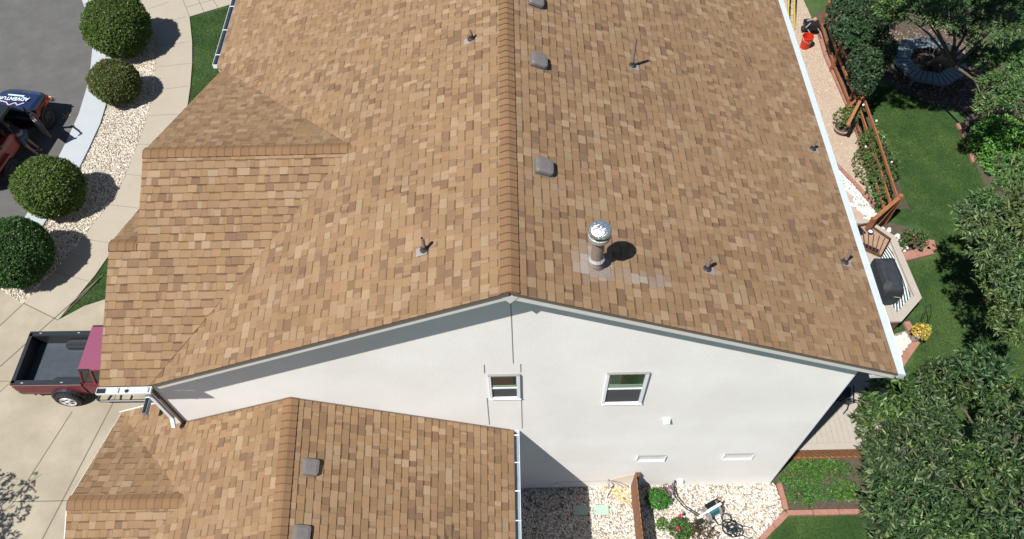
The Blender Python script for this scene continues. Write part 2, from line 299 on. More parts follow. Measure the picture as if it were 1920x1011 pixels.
def blades(name,P,density,h,pal):
    A=np.array(P);n=int(density*np.prod(A.max(0)-A.min(0))); x,y=scatter(P,n); n=len(x); a=RNG.uniform(0,6.28,n); w=RNG.uniform(.004,.009,n); hh=RNG.uniform(.5,1,n)*h; l=RNG.uniform(-.6,.6,(n,2))*hh[:,None]
    dx,dy=np.cos(a)*w,np.sin(a)*w
    V=np.stack([np.stack([x-dx,y-dy,np.full(n,.0)],-1),np.stack([x+dx,y+dy,np.full(n,.0)],-1),np.stack([x+l[:,0],y+l[:,1],hh],-1)],1).reshape(-1,3)
    pal=np.array(pal);C=pal[RNG.integers(0,len(pal),n)]*RNG.uniform(.6,1.3,(n,1))
    return tagp(npmesh(name,V,np.arange(3*n).reshape(-1,3),C,M['blade']),kind='stuff')
GP=[(.12,.16,.04),(.045,.13,.014),(.06,.155,.022),(.085,.18,.035),(.032,.10,.014),(.05,.14,.02)]
lawnR=[(12.25,13.5),(12.2,8.8),(13.3,8.2),(13.3,7.0),(11.95,6.9),(11.95,4.5),(11.4,3.4),(10.2,2.8),(9.5,1.5),(17,1.5),(17.5,9),(15.75,9.4),(15.8,12.8),(15.4,13.6),(14.3,14.6),(13.2,14.8)]
blades('lawn_grass',lawnR,2600,.05,GP)
blades('lawn_grass',[(6.9,-.9),(9.2,-.9),(9.2,-3),(4.8,-3)],3000,.05,GP)
blades('lawn_grass',[(-13.97,5.47),(-13.3,7.1),(-12.9,8.4),(-12.55,9.7),(-12.3,10.6),(-12.1,11.9),(-12,13.2),(-12,14.6),(-12.12,15.6),(-12.33,16.9),(-12.6,18.14),(-13.0,19.6),(-11.6,20.3),(-9,21),(-9,12),(-7.2,6.7),(-10.5,6.6),(-12.4,6.3),(-13.29,5.96)],2000,.05,GP)
# fallen yellow leaves on the lawn
x,y=scatter(lawnR,520); n=len(x); a=RNG.uniform(0,6.28,n); L=RNG.uniform(.025,.065,n)
V=np.stack([np.stack([x,y,np.full(n,.05)],-1),np.stack([x+np.cos(a)*L*.5-np.sin(a)*.012,y+np.sin(a)*L*.5+np.cos(a)*.012,np.full(n,.06)],-1),np.stack([x+np.cos(a)*L,y+np.sin(a)*L,np.full(n,.05)],-1),np.stack([x+np.cos(a)*L*.5+np.sin(a)*.012,y+np.sin(a)*L*.5-np.cos(a)*.012,np.full(n,.052)],-1)],1).reshape(-1,3)
tagp(npmesh('fallen_leaves',V,np.arange(4*n).reshape(-1,4),np.array([(.42,.40,.16)])*RNG.uniform(.5,1.2,(n,1)),M['blade']),kind='stuff')
# ================================================================ HOUSE
house=empty('house',(0,0,0),'large two storey house with tan shingle roofs and pale stucco gable wall','house')
H=10.4; O=.3767; PE=.4402; PWS=.44017; PWG=.4381
ZE=H-PWS*6.6596; YW=3.7236; ZW=ZE+PWG*(YW+O); XV=3.0114; XW=7.0503; XB=7.5808; YB=2.0632; XLN=7.252; YN=YW+(ZW-(H-PWS*XLN))/PWG; NORTH=14.5
PAL=[lin(*c) for c in [(194,166,127),(187,155,115),(181,148,107),(179,145,103),(169,137,100),(160,129,96),(184,152,112),(176,143,104),(190,161,121),(154,124,93)]]
PAL=[tuple(v*.58*w for v,w in zip(c,(1.0,.993,1.115))) for c in PAL]; WT=[6,14,20,18,12,8,13,16,6,4]
def clip(poly,conv):
    out=poly; n=len(conv)
    for i in range(n):
        ax,ay=conv[i];bx,by=conv[(i+1)%n]; f=lambda p:(bx-ax)*(p[1]-ay)-(by-ay)*(p[0]-ax)
        res=[];m=len(out)
        if not m: return out
        d=[f(p) for p in out]
        if min(d)>=-1e-9: continue
        for k in range(m):
            p,q=out[k],out[(k+1)%m];dp,dq=d[k],d[(k+1)%m]
            if dp>=0: res.append(p)
            if (dp>=0)!=(dq>=0):
                t=dp/(dp-dq); res.append(tuple(p[z]+(q[z]-p[z])*t for z in range(3)))
        out=res
    return out if len(out)>=3 else []
def ccw(P):
    a=sum(P[i][0]*P[(i+1)%len(P)][1]-P[(i+1)%len(P)][0]*P[i][1] for i in range(len(P))); return P if a>0 else P[::-1]
def shingles(mb, pieces, uv2xy, zf, v0, v1, u0, u1, slope):
    """uv2xy maps along-eave / down-slope plan distance to x,y; zf gives the deck height."""
    e=.158*math.cos(math.atan(slope)); pieces=[ccw(p) for p in pieces]; v=v1; tab=False
    while v>v0-e:
        vb=v; vt=v-e; u=u0-random.uniform(0,.4)
        while u<u1:
            tab=not tab; w=random.uniform(.11,.25) if tab else random.uniform(.09,.24)
            if random.random()<.15: w*=1.45
            ue=u+w; h=.015 if tab else .009
            def P(a,b,hh): x,y=uv2xy(a,b); return (x,y,hh)
            hb=lambda b:h*(b-vt)/e+.001
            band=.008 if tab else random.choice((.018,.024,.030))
            cuts=[u,ue] if random.random()<.72 else [u,u+w*random.uniform(.35,.65),ue]
            quads=[]
            for a,b in zip(cuts[:-1],cuts[1:]):
                c=random.choices(PAL,WT)[0]; s=random.uniform(.95,1.05)*(1.015 if tab else .97); c=tuple(q*s for q in c)
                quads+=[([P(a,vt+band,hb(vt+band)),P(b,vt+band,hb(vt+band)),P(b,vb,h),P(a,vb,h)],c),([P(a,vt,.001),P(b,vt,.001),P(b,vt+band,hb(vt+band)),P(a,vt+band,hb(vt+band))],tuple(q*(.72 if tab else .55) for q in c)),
                   ([P(a,vb,h),P(b,vb,h),P(b,vb,-.004),P(a,vb,-.004)],tuple(q*.45 for q in c))]  # butt faces darkened to stand for their shade; top bands are dark granules
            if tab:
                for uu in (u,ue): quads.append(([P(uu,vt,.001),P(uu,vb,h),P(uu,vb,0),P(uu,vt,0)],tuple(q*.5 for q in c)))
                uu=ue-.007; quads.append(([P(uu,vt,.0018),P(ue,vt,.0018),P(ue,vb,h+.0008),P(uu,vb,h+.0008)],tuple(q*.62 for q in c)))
            for q,cc in quads:
                for pc in pieces:
                    r=clip(q,pc)
                    if r: mb.add([(x,y,zf(x,y)+hh) for x,y,hh in r],[tuple(range(len(r)))],cc)
            u=ue
        v-=e
def deckslab(mb,pieces,zf,t=.03):
    mb.cur=(.11,.08,.055)
    for p in pieces:
        p=ccw(p);n=len(p); mb.add([(x,y,zf(x,y)-.003) for x,y in p]+[(x,y,zf(x,y)-t) for x,y in p],[tuple(range(n)),tuple(range(n,2*n))[::-1]]+[(i,i+n,(i+1)%n+n,(i+1)%n) for i in range(n)])
# main east
mb=MB(); zE=lambda x,y:H-PE*x; pc=[[(0,-O),(7.06,-O),(7.06,NORTH),(0,NORTH)]]
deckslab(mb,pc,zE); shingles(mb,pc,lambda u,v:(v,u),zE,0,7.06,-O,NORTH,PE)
def zWm(x,y):
    a=abs(x)-3.01; wx=max(0,1-(a/(3.01 if a<0 else 3.65))**2); wy=max(0,1-((y-3.72)/4.1)**2); return H+PWS*x+.19*wx*wy
pcs=[[(0,-O),(-6.66,-O),(-XV,YW),(0,YW)],[(0,YW),(-XV,YW),(-XLN,YN),(-XLN,NORTH),(0,NORTH)]]
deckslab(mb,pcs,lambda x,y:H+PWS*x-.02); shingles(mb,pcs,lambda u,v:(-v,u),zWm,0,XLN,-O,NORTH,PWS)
zSs=lambda x,y:ZE+PWG*(y+O)
pcs=[[(-6.66,-O),(-XW,-O),(-XW,YW),(-XV,YW)],[(-XW,-O),(-XB,-O),(-XB,YB),(-XW,YB)]]
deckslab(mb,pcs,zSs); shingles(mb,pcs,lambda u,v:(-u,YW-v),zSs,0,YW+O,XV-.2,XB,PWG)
zSn=lambda x,y:ZW-PWG*(y-YW)
pcs=[[(-XV,YW),(-XW,YW),(-XW,YN+(XLN-XW)*-.86)]]
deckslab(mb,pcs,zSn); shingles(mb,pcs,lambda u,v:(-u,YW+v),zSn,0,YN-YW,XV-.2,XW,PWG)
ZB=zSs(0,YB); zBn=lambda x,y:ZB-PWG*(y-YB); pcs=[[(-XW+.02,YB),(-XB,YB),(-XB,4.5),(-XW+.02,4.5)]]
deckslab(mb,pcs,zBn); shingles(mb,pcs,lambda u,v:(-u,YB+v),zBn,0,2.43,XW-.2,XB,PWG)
ro=mb.build('roof',M['shingle'],house)
# pale weathered overspray on the shingles round the flue
at=ro.data.attributes['Col'].data
for p in ro.data.polygons:
    cx,cy,_=p.center
    if cx>1.0 and cx<3.2 and abs(cy-.5)<.9 and abs(p.normal.x)>.1:
        d1=math.hypot((cx-1.32)/.42,(cy-.52)/.42); d2=math.hypot((cx-2.2)/.75,(cy-.45-.1*(cx-2.2))/.16); k=max(0,1-d1)*.9+max(0,1-d2)*.45
        if k>0:
            k=min(.75,k*random.uniform(.6,1.5)); c=at[p.index].color; at[p.index].color=tuple(c[i]*(1-k)+(.37,.335,.31)[i]*k for i in range(3))+(1,)

def caps(mb,p,q,half,s1,s2,sd,exp=.158,col=lin(174,137,102),lift=.034,warp=None):
    """hip-and-ridge cap pieces bent over the ridge p->q (nearest end first); s1,s2 slopes on +sd / -sd side"""
    p=Vector(p);q=Vector(q);L=(q-p).length;d=(q-p)/L;n=int(L/exp);sd=Vector(sd)
    prof=[(-1,),(-.55,),(-.18,),(0,),(.18,),(.55,),(1,)]
    for k in range(n+1):
        a=p+d*(k*exp);b=p+d*min(L,(k+1)*exp+.01); s=random.uniform(.93,1.07); c=tuple(v*.54*s for v in col); vs=[]
        for P0,h in ((a,lift),(b,lift-.012)):
            for (t,) in prof:
                off=t*half; sl=s1 if t>0 else s2; dz=-abs(off)*sl+h-(.012 if t==0 else 0); vs.append(P0+sd*off+Vector((0,0,dz)))
        m=len(prof); mb.add(vs,[(i,i+1,m+i+1,m+i) if True else 0 for i in range(m-1)],c)
        # butt edge: darker lip 
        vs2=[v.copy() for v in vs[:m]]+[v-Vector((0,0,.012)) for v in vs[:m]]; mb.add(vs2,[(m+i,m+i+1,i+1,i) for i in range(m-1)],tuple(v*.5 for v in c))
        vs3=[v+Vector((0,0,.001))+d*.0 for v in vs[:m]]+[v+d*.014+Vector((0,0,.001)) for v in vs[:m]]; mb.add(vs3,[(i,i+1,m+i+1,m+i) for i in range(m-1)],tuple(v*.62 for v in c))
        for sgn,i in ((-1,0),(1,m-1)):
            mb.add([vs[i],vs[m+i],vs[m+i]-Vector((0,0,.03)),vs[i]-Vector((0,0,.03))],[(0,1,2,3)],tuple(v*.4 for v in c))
mb=MB(); caps(mb,(0,-O,H),(0,NORTH,H),.15,PE,PWS,(1,0,0)); mb.build('ridge_cap',M['shingle'],house)
mb=MB(); caps(mb,(-XW,YW,ZW),(-XV-.02,YW,ZW),.135,PWG,PWG,(0,1,0)); mb.build('ridge_cap',M['shingle'],house)
mb=MB(); caps(mb,(-XB,YB,ZB),(-XW,YB,ZB),.135,PWG,PWG,(0,1,0)); mb.build('ridge_cap',M['shingle'],house)
# main walls
def wallprism(mb,prof,y0,y1):   # prof in x,z
    n=len(prof); vs=[(x,y0,z) for x,z in prof]+[(x,y1,z) for x,z in prof]; mb.add(vs,[tuple(range(n)),tuple(range(n,2*n))[::-1]]+[(i,n+i,n+(i+1)%n,(i+1)%n)[::-1] for i in range(n)])
XR=6.6286; XL=-7.1331
wz=lambda x:(H-PE*x if x>0 else H+PWS*x)-.05
prof=[(XL,0),(XR,0),(XR,wz(XR)),(0,wz(0)),(-6.7,wz(-6.7)),(XL,wz(-6.7)-.03)]
mw=MB(); wallprism(mw,prof,0,.25)
mw.box2((XR-.2,.25,0),(XR,NORTH-.3,wz(XR)-.03)); mw.box2((XL,.25,0),(XL+.2,YW+3.6,7.05)); mw.box2((-6.95,YN-.3,0),(-6.7,NORTH-.3,6.95))
prof2=[(XL,0),(XR,0),(XR,wz(XR)),(0,wz(0)),(XL,wz(XL))]; wallprism(mw,prof2,NORTH-.3,NORTH-.1)
mw.build('wall',M['stucco'],house)
def gl(a,b,w,pr=.003,mm='groove'): MB().beam((a[0],-pr,a[1]),(b[0],-pr,b[1]),.006,w,up=(0,0,1) if abs(a[0]-b[0])>abs(a[1]-b[1]) else (1,0,0)).build('wall_joint',M[mm],house)
gl((0,7.31),(0,9.9),.014); gl((-.555,6.93),(-.545,7.29),.016); gl((.137,6.93),(.137,7.29),.016); gl((-.575,4.4),(-.56,5.8),.016); gl((.137,4.15),(.137,5.8),.016); gl((1.0,.47),(2.6,.49),.012)
gl((-6.9,7.30),(6.3,7.30),.007,-.0024,'groove_light'); gl((.15,4.125),(6.6,4.125),.007,-.0024,'groove_light')
def prismXZ(mb,poly,y0,y1):
    n=len(poly); a=sum(poly[i][0]*poly[(i+1)%n][1]-poly[(i+1)%n][0]*poly[i][1] for i in range(n))
    if a<0: poly=poly[::-1]
    mb.add([(x,y0,z) for x,z in poly]+[(x,y1,z) for x,z in poly],[tuple(range(n)),tuple(range(n,2*n))[::-1]]+[((i+1)%n,i,n+i,n+(i+1)%n) for i in range(n)])
st=MB(); prismXZ(st,[(2.25,.32),(2.9,.32),(2.97,.95),(2.75,.88),(2.55,.72),(2.35,.52)],-.003,.01); st.build('wall_stain',M['stain'],house)
# corner trim line on the right edge
MB().box2((XR-.03,-.004,0),(XR+.004,.03,wz(XR)-.1)).build('corner_bead',M['white'],house)
# fascia / rake boards
def rake(x0,z0,x1,z1,hh=.19):
    f=MB(); f.add([(x0,-O+.02,z0-.04),(x1,-O+.02,z1-.04),(x1,-O+.02,z1-.04-hh),(x0,-O+.02,z0-.04-hh)]+[(x0,-O+.06,z0-.04),(x1,-O+.06,z1-.04),(x1,-O+.06,z1-.04-hh),(x0,-O+.06,z0-.04-hh)],[(3,2,1,0),(4,5,6,7),(0,1,5,4),(2,3,7,6),(1,2,6,5),(0,4,7,3)]); f.build('fascia',M['trim'],house)
    d=MB(); d.add([(x0,-O-.01,z0-.0),(x1,-O-.01,z1-.0),(x1,-O-.01,z1-.055),(x0,-O-.01,z0-.055),(x0,-O+.02,z0-.0),(x1,-O+.02,z1-.0),(x1,-O+.02,z1-.055),(x0,-O+.02,z0-.055)],[(3,2,1,0),(4,5,6,7),(2,3,7,6),(0,4,7,3),(1,2,6,5)]); d.build('drip_edge',M['drip'],house)
rake(.01,zE(0,0),7.05,zE(7.05,0)); rake(-.01,zWm(0,0),-6.64,zWm(-6.64,0))
MB().add([(-.16,-O+.012,H-.12),(.16,-O+.012,H-.12),(0,-O+.012,H-.34),(-.16,-O+.03,H-.12),(.16,-O+.03,H-.12),(0,-O+.03,H-.34)],[(2,1,0),(0,1,4,3),(1,2,5,4),(2,0,3,5)]).build('ridge_bracket',M['trim'],house)
# soffits
sf=MB()
for (xa,za,xb,zb) in ((0,H,7.04,zE(7.04,0)),(0,H,-6.64,zWm(-6.64,0))):
    sf.add([(xa,-O+.06,za-.2),(xb,-O+.06,zb-.2),(xb,0,zb-.2),(xa,0,za-.2)],[(0,1,2,3)])
sf.add([(XR,0,7.16),(7.04,0,7.16),(7.04,NORTH,7.16),(XR,NORTH,7.16)],[(0,1,2,3)])
sf.build('soffit',M['trim'],house)
zr=zE(7.06,0)
MB().box2((7.0,-O+.02,zr-.22),(7.05,NORTH,zr-.035)).build('fascia',M['trim'],house); MB().box2((-XLN+.01,YN,zWm(-XLN,0)-.22),(-XLN+.05,NORTH,zWm(-XLN,0)-.035)).build('fascia',M['trim'],house)
# east boxed return at the gable foot
MB().box2((6.64,-O+.061,7.02),(7.04,.3,7.13)).build('rake_return',M['trim'],house)
def gutter(name,x0,x1,y0,y1,ztop,mout,min_,along='y',cover=False,straps=1.2,h=.12,mstrap=None):
    g=MB(); t=.006
    if along=='y':
        g.box2((x0,y0,ztop-h),(x0+t,y1,ztop)); g.box2((x1-t,y0,ztop-h),(x1,y1,ztop+.0)); g.box2((x0,y0,ztop-h-t),(x1,y1,ztop-h)); g.box2((x0,y0-t,ztop-h),(x1,y0,ztop)); g.box2((x0,y1,ztop-h),(x1,y1+t,ztop))
        if cover: g.add([(x0-.03,y0,ztop+.035),(x1,y0,ztop+.004),(x1,y1,ztop+.004),(x0-.03,y1,ztop+.035)],[(0,1,2,3)])
    else:
        g.box2((x0,y0,ztop-h),(x1,y0+t,ztop)); g.box2((x0,y1-t,ztop-h),(x1,y1,ztop)); g.box2((x0,y0,ztop-h-t),(x1,y1,ztop-h)); g.box2((x0-t,y0,ztop-h),(x0,y1,ztop)); g.box2((x1,y0,ztop-h),(x1+t,y1,ztop))
    o=g.build('gutter',mout,house)
    if not cover:
        if along=='y': MB().box2((x0+t,y0+.005,ztop-h),(x1-t,y1-.005,ztop-h+.01)).box2((x0+t,y0+.005,ztop-h+.01),(x0+t+.003,y1-.005,ztop-.01)).build('trough',min_,o)
        else: MB().box2((x0+.005,y0+t,ztop-h),(x1-.005,y1-t,ztop-h+.01)).build('trough',min_,o)
    L=(y1-y0) if along=='y' else (x1-x0); k=.35
    while k<L:
        s=MB()
        if along=='y':
            if cover: s.add([(x0-.03,y0+k,ztop+.038),(x1+.004,y0+k,ztop+.007),(x1+.004,y0+k+.018,ztop+.007),(x0-.03,y0+k+.018,ztop+.038)],[(0,1,2,3)])
            else: s.box2((x0,y0+k,ztop-.004),(x1,y0+k+.02,ztop+.003))
        else: s.box2((x0+k,y0,ztop-.004),(x0+k+.02,y1,ztop+.003))
        k+=straps; s.build('strap',mstrap or M['white'],o)
    return o
gutter('g',7.055,7.175,-O-.02,NORTH,zr+.0,mat('gutter_cover',(.36,.41,.45),rough=.4,noise=.05,k=1),None,cover=True,straps=1.05,mstrap=M['trim'])
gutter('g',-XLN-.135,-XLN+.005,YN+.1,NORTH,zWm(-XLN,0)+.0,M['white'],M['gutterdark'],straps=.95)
gutter('g',-XB-.03,-6.62,-O-.135,-O-.01,ZE-.01,M['white'],M['gutterin'],along='x',straps=.55,h=.06,mstrap=M['trim'])
MB().box2((-XB-.02,-O-.125,ZE-.058),(-XB+.10,-O-.02,ZE-.04)).build('gutter_outlet',M['black'],house)
MB().lathe([(.035,0),(.03,.02)],(-7.08,-O-.07,ZE-.058),10).build('gutter_outlet',M['black'],house)
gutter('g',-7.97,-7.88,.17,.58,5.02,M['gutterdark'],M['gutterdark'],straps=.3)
# downspout from the wing gutter down the corner to the garage roof
d=MB(); d.beam((-6.95,-O-.1,ZE-.1),(-7.16,-.06,ZE-.62),.075,.06); d.beam((-7.16,-.06,ZE-.60),(-7.16,-.06,5.25),.075,.06); d.beam((-7.16,-.06,5.28),(-7.16,-.2,5.10),.075,.06); d.build('downspout',M['white'],house,bevel=.006)
d=MB(); d.beam((-7.06,-.03,7.6),(-7.06,-.03,4.95),.05,.05); d.build('downspout_shade',M['drip'],house)  # dark brown strip painted in for the shaded side of the downspout
MB().box2((-7.12,-.16,4.86),(-7.03,-.02,4.93)).build('step_flashing',M['drip'],house)
# east downspout elbow
MB().beam((7.17,-.32,7.2),(7.26,.05,7.1),.06,.07).beam((7.26,.05,7.1),(7.26,1.2,7.1),.05,.06).build('downspout',M['white'],house,bevel=.006)
# windows
def window(x0,x1,z0,z1,mull,green):
    w=MB(); fr=.05; y=-.035
    w.box2((x0,y,z0),(x0+fr,.02,z1)); w.box2((x1-fr*1.3,y,z0),(x1,.02,z1)); w.box2((x0+fr,y,z0),(x1-fr*1.3,.02,z0+fr)); w.box2((x0+fr,y,z1-fr*.6),(x1-fr*1.3,.02,z1)); w.box2((x0+fr,y+.012,mull-.02),(x1-fr*1.3,.02,mull+.025))
    o=w.build('window',M['white'],house)
    MB().box2((x0-.005,-.045,z1),(x1+.005,.0,z1+.012)).build('head_flashing',M['groove'],o)
    MB().box2((x0-.01,-.05,z0-.03),(x1+.02,.0,z0-.001)).build('sill',M['white'],o)
    MB().box2((x1+.001,-.04,z0),(x1+.012,.0,z1)).build('side_gap',M['groove'],o)
    MB().box2((x0+fr,-.008,z0+fr),(x1-fr*1.3,-.004,mull-.02)).build('screen',M['screen'],o)
    MB().box2((x0+fr,-.008,mull+.025),(x1-fr*1.3,-.004,z1-fr*.6)).build('pane',M['glass'],o)
    gl=MB(); a=x0+fr+.015;b=x1-fr*1.3-.015; zm=mull+.03; zt=z1-fr*.6-.01
    if green:
        MB().box2((a,-.011,zm+.01),(b,-.0085,zm+.07)).build('sash',M['greencurtain'],o); MB().box2((a,-.011,zm+.10),(b,-.0085,zm+.16)).build('sash',M['greencurtain'],o)
        MB().box2((a+.02,-.011,zm+.2),(a+(b-a)*.35,-.0085,zt)).build('curtain',mat('curtain',(.07,.10,.05),rough=.7,noise=.3),o)
        MB().box2((a+(b-a)*.38,-.011,zm+.2),(b,-.0085,zt)).build('tree_print',mat('leafy_glass',(.012,.045,.012),rough=.2,noise=.6,nscale=22),o)
    else:
        MB().box2((a,-.011,zt-.055),(b,-.0085,zt)).build('sash',M['greencurtain'],o); MB().box2((a,-.011,zm),(b,-.0085,zm+.09)).build('sash',M['greencurtain'],o)
        MB().box2((a+.01,-.011,zm+.11),(b-.05,-.0085,zt-.075)).build('blind',M['brownblind'],o)
window(-.495,.115,5.80,6.86,6.27,False); window(1.79,2.60,5.43,6.83,6.12,True)
for x0,x1 in ((2.90,3.56),(4.98,5.67)):
    w=MB(); z1=2.30; z0=1.98
    w.box2((x0,-.05,z0),(x1,-.003,z0+.02)); o=w.build('window',M['white'],house)
    MB().box2((x0,-.012,z0+.03),(x1,0,z1)).build('pane',mat('frosted',(.78,.8,.8),rough=.4),o)
    MB().box2((x0-.005,-.03,z1),(x1+.01,0,z1+.012)).build('head_flashing',M['groove'],o)
    MB().box2((x0-.018,-.045,z0),(x0,-.002,z1)).build('jamb',M['white'],o); MB().box2((x1,-.045,z0),(x1+.018,-.002,z1)).build('jamb',M['white'],o)
def hood(x,z,s):
    MB().add([(x,-.002,z),(x+s,-.002,z),(x+s,-.002,z+s*.8),(x,-.002,z+s*.8),(x,-.10,z),(x+s,-.10,z),(x+s,-.05,z+s*.8),(x,-.05,z+s*.8)],[(4,5,6,7),(0,4,7,3),(1,2,6,5),(7,6,2,3),(0,1,5,4)]).build('vent_hood',M['white'],house)
hood(3.18,4.45,.15); hood(4.12,.40,.15); hood(.97,.36,.07)
# wing walls
def wallYZ(poly,x0,x1):
    n=len(poly); MB().add([(x0,y,z) for y,z in poly]+[(x1,y,z) for y,z in poly],[tuple(range(n))[::-1],tuple(range(n,2*n))]+[(i,(i+1)%n,n+(i+1)%n,n+i) for i in range(n)]).build('wall',M['stucco'],house)
wallYZ([(.25,0),(.25,7.3),(YW,ZW-.25),(YN-.4,7.1),(YN-.4,0)],-6.9,-6.7)
wallYZ([(.0,0),(.0,7.3),(YB,ZB-.2),(4.1,7.3),(4.1,0)],-7.3,XL-.003)
# ---- garage roof
XG,ZG,PG,GY=-4.4946,6.0301,.4413,-1.7454; GEX=-.0487; GVX=-6.59; GVZ=ZG-PG*(XG-GVX); GAX=-8.926; GWX=-8.95; GWZ=ZG-PG*(XG-GWX); GN=GY+(GVZ-GWZ)/PG; GS=-7.3
def warp(o):
    for v in o.data.vertices:
        x,y,z=v.co
        if GVX<x<GEX:
            t=(x-GVX)/(XG-GVX) if x<XG else (GEX-x)/(GEX-XG); v.co.x=x-.0663*min(0,y)*max(0,t)
mb=MB(); zg=lambda x,y:ZG-PG*(x-XG); pcs=[[(XG,-.002),(GEX,-.002),(GEX,GS),(XG,GS)]]
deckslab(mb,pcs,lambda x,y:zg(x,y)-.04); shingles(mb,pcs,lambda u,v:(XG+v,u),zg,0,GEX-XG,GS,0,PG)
zg2=lambda x,y:ZG+PG*(x-XG); xs=GVX-(-0.002-GY)*1.0
pcs=[[(XG,-.002),(XG,GY),(GVX,GY),(GVX-(-.002-GY),-.002)],[(XL-.004,-.002),(GVX-(-.002-GY),-.002),(GVX-(GN-GY),GN),(XL-.004,GN)],[(XG,GY),(GVX,GY),(GWX,2*GY-GN),(GWX,GS),(XG,GS)]]
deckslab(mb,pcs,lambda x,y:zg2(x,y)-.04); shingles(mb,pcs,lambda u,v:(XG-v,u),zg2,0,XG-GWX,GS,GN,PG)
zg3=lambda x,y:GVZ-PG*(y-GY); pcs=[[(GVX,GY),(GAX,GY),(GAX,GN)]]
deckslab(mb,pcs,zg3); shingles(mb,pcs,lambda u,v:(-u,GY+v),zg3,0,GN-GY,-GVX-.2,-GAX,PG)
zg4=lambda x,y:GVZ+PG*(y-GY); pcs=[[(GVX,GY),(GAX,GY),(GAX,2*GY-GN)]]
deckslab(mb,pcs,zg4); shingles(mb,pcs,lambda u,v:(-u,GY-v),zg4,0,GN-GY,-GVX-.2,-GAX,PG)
warp(mb.build('garage_roof',M['shingle'],house))
mb=MB(); caps(mb,(XG,GS,ZG),(XG,0,ZG),.155,PG,PG,(1,0,0)); warp(mb.build('ridge_cap',M['shingle'],house))
mb=MB(); caps(mb,(GAX,GY,GVZ),(GVX-.02,GY,GVZ),.15,PG,PG,(0,1,0)); mb.build('ridge_cap',M['shingle'],house)
wg=MB(); wg.box2((-.55,GS+.3,0),(-.35,-.003,4.1)); wg.box2((-8.6,GS+.3,0),(-8.4,-.5,4.0)); wg.box2((-8.6,GS+.1,0),(-.35,GS+.3,4.1)); wg.build('wall',M['stucco'],house)
MB().box2((-8.62,-6.9,0),(-8.6,-4.4,2.3)).box2((-8.62,-3.6,0),(-8.6,-1.1,2.3)).build('garage_door',M['white'],house)
MB().box2((GEX-.06,GS,zg(GEX,0)-.2),(GEX-.02,-.01,zg(GEX,0)-.035)).build('fascia',M['trim'],house)
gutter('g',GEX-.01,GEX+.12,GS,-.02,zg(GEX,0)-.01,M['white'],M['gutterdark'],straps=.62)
MB().beam((-8.95,GN,GWZ-.02),(XL-.1,GN,zg2(XL,0)-.06),.02,.12).build('fascia',M['trim'],house)
MB().beam((GAX-.01,GN,GWZ-.06),(GAX-.01,GY,GVZ-.06),.02,.1).beam((GAX-.01,GY,GVZ-.06),(GAX-.01,2*GY-GN,GWZ-.06),.02,.1).build('fascia',M['trim'],house)
# wall line flashing along the garage roof
MB().beam((XG,-.02,ZG+.02),(GEX-.1,-.02,zg(GEX-.1,0)+.02),.015,.02).beam((XG,-.02,ZG+.02),(XL,-.02,zg2(XL,0)+.02),.015,.02).build('step_flashing',M['drip'],house)
# ---- roof fittings
def frame_on(slope_dir,p):   # orientation matrix lying on roof, slope per dx
    n=Vector((-slope_dir,0,1)).normalized(); x=Vector((1,0,slope_dir)).normalized(); y=n.cross(x); return Matrix((x,y,n)).transposed()
def boxvent(x,y,zf,sl,parent=house):
    R=frame_on(sl,None); c=Vector((x,y,zf(x,y)+.02))
    m=MB(); hw=.165;
    vs=[]
    for (s,z) in ((1,0.03),(1.0,.085),(.93,.108),(.6,.118)):
        for k in range(16):
            t=2*math.pi*(k+.5)/16; ux,uy=math.cos(t),math.sin(t); q=max(abs(ux),abs(uy)); r=.84+.16*(1/q)**-0; 
            sx=math.copysign(abs(ux)**.3,ux);sy=math.copysign(abs(uy)**.3,uy); vs.append(c+R@Vector((sx*hw*s,sy*hw*s,z)))
    fs=[(i*16+k,i*16+(k+1)%16,(i+1)*16+(k+1)%16,(i+1)*16+k) for i in range(3) for k in range(16)]+[tuple(range(48,64))]
    m.add(vs,fs); o=m.build('roof_vent',M['vent'],parent,smooth=False)
    MB().box(c+R@Vector((0,0,.03)),(.29,.29,.07),M=R).build('vent_throat',M['ventdark'],o)
    MB().box(c+R@Vector((.02,0,-.004)),(.36,.34,.006),M=R).build('flashing',M['vent'],o)
    MB().box(c+R@Vector((0,0,.119)),(.10,.006,.005),M=R).box(c+R@Vector((0,0,.1195)),(.006,.10,.005),M=R).build('rib',M['vent'],o)
for y in (6.75,4.95,2.28,9.5,12.2): boxvent(.60,y,zE,-PE)
boxvent(-3.97,-1.40,zg,-PG); boxvent(-3.97,-2.66,zg,-PG); boxvent(-3.72,-3.6,zg,-PG)
def vpipe(x,y,zf,sl,h,r=.032):
    R=frame_on(sl,None); z=zf(x,y); c=Vector((x,y,z)); s=1 if sl<0 else -1
    m=MB(); m.lathe([(r,0),(r,h),(r*.8,h),(r*.8,h-.06)],c,14); o=m.build('vent_pipe',M['pipe'],house,smooth=False)
    MB().lathe([(r*.78,h-.05),(r*.5,h-.045)],c,10).build('pipe_mouth',M['ventdark'],o)
    MB().lathe([(r*2.5,.012),(r*2.3,.03),(r*1.5,.06),(r*1.15,.12)],c,16,M=None).build('collar',M['rubber'],o)
    MB().box(c+R@Vector((s*.05,-.02,.016)),(.21,.17,.005),M=R).build('flashing',M['flash'],o)
vpipe(2.576,5.781,zE,-PE,.72); vpipe(3.451,.967,zE,-PE,.36); vpipe(6.645,4.988,zE,-PE,.30); vpipe(6.576,1.965,zE,-PE,.42); vpipe(-.685,5.647,zWm,PWS,.22); vpipe(-1.403,.83,zWm,PWS,.34)
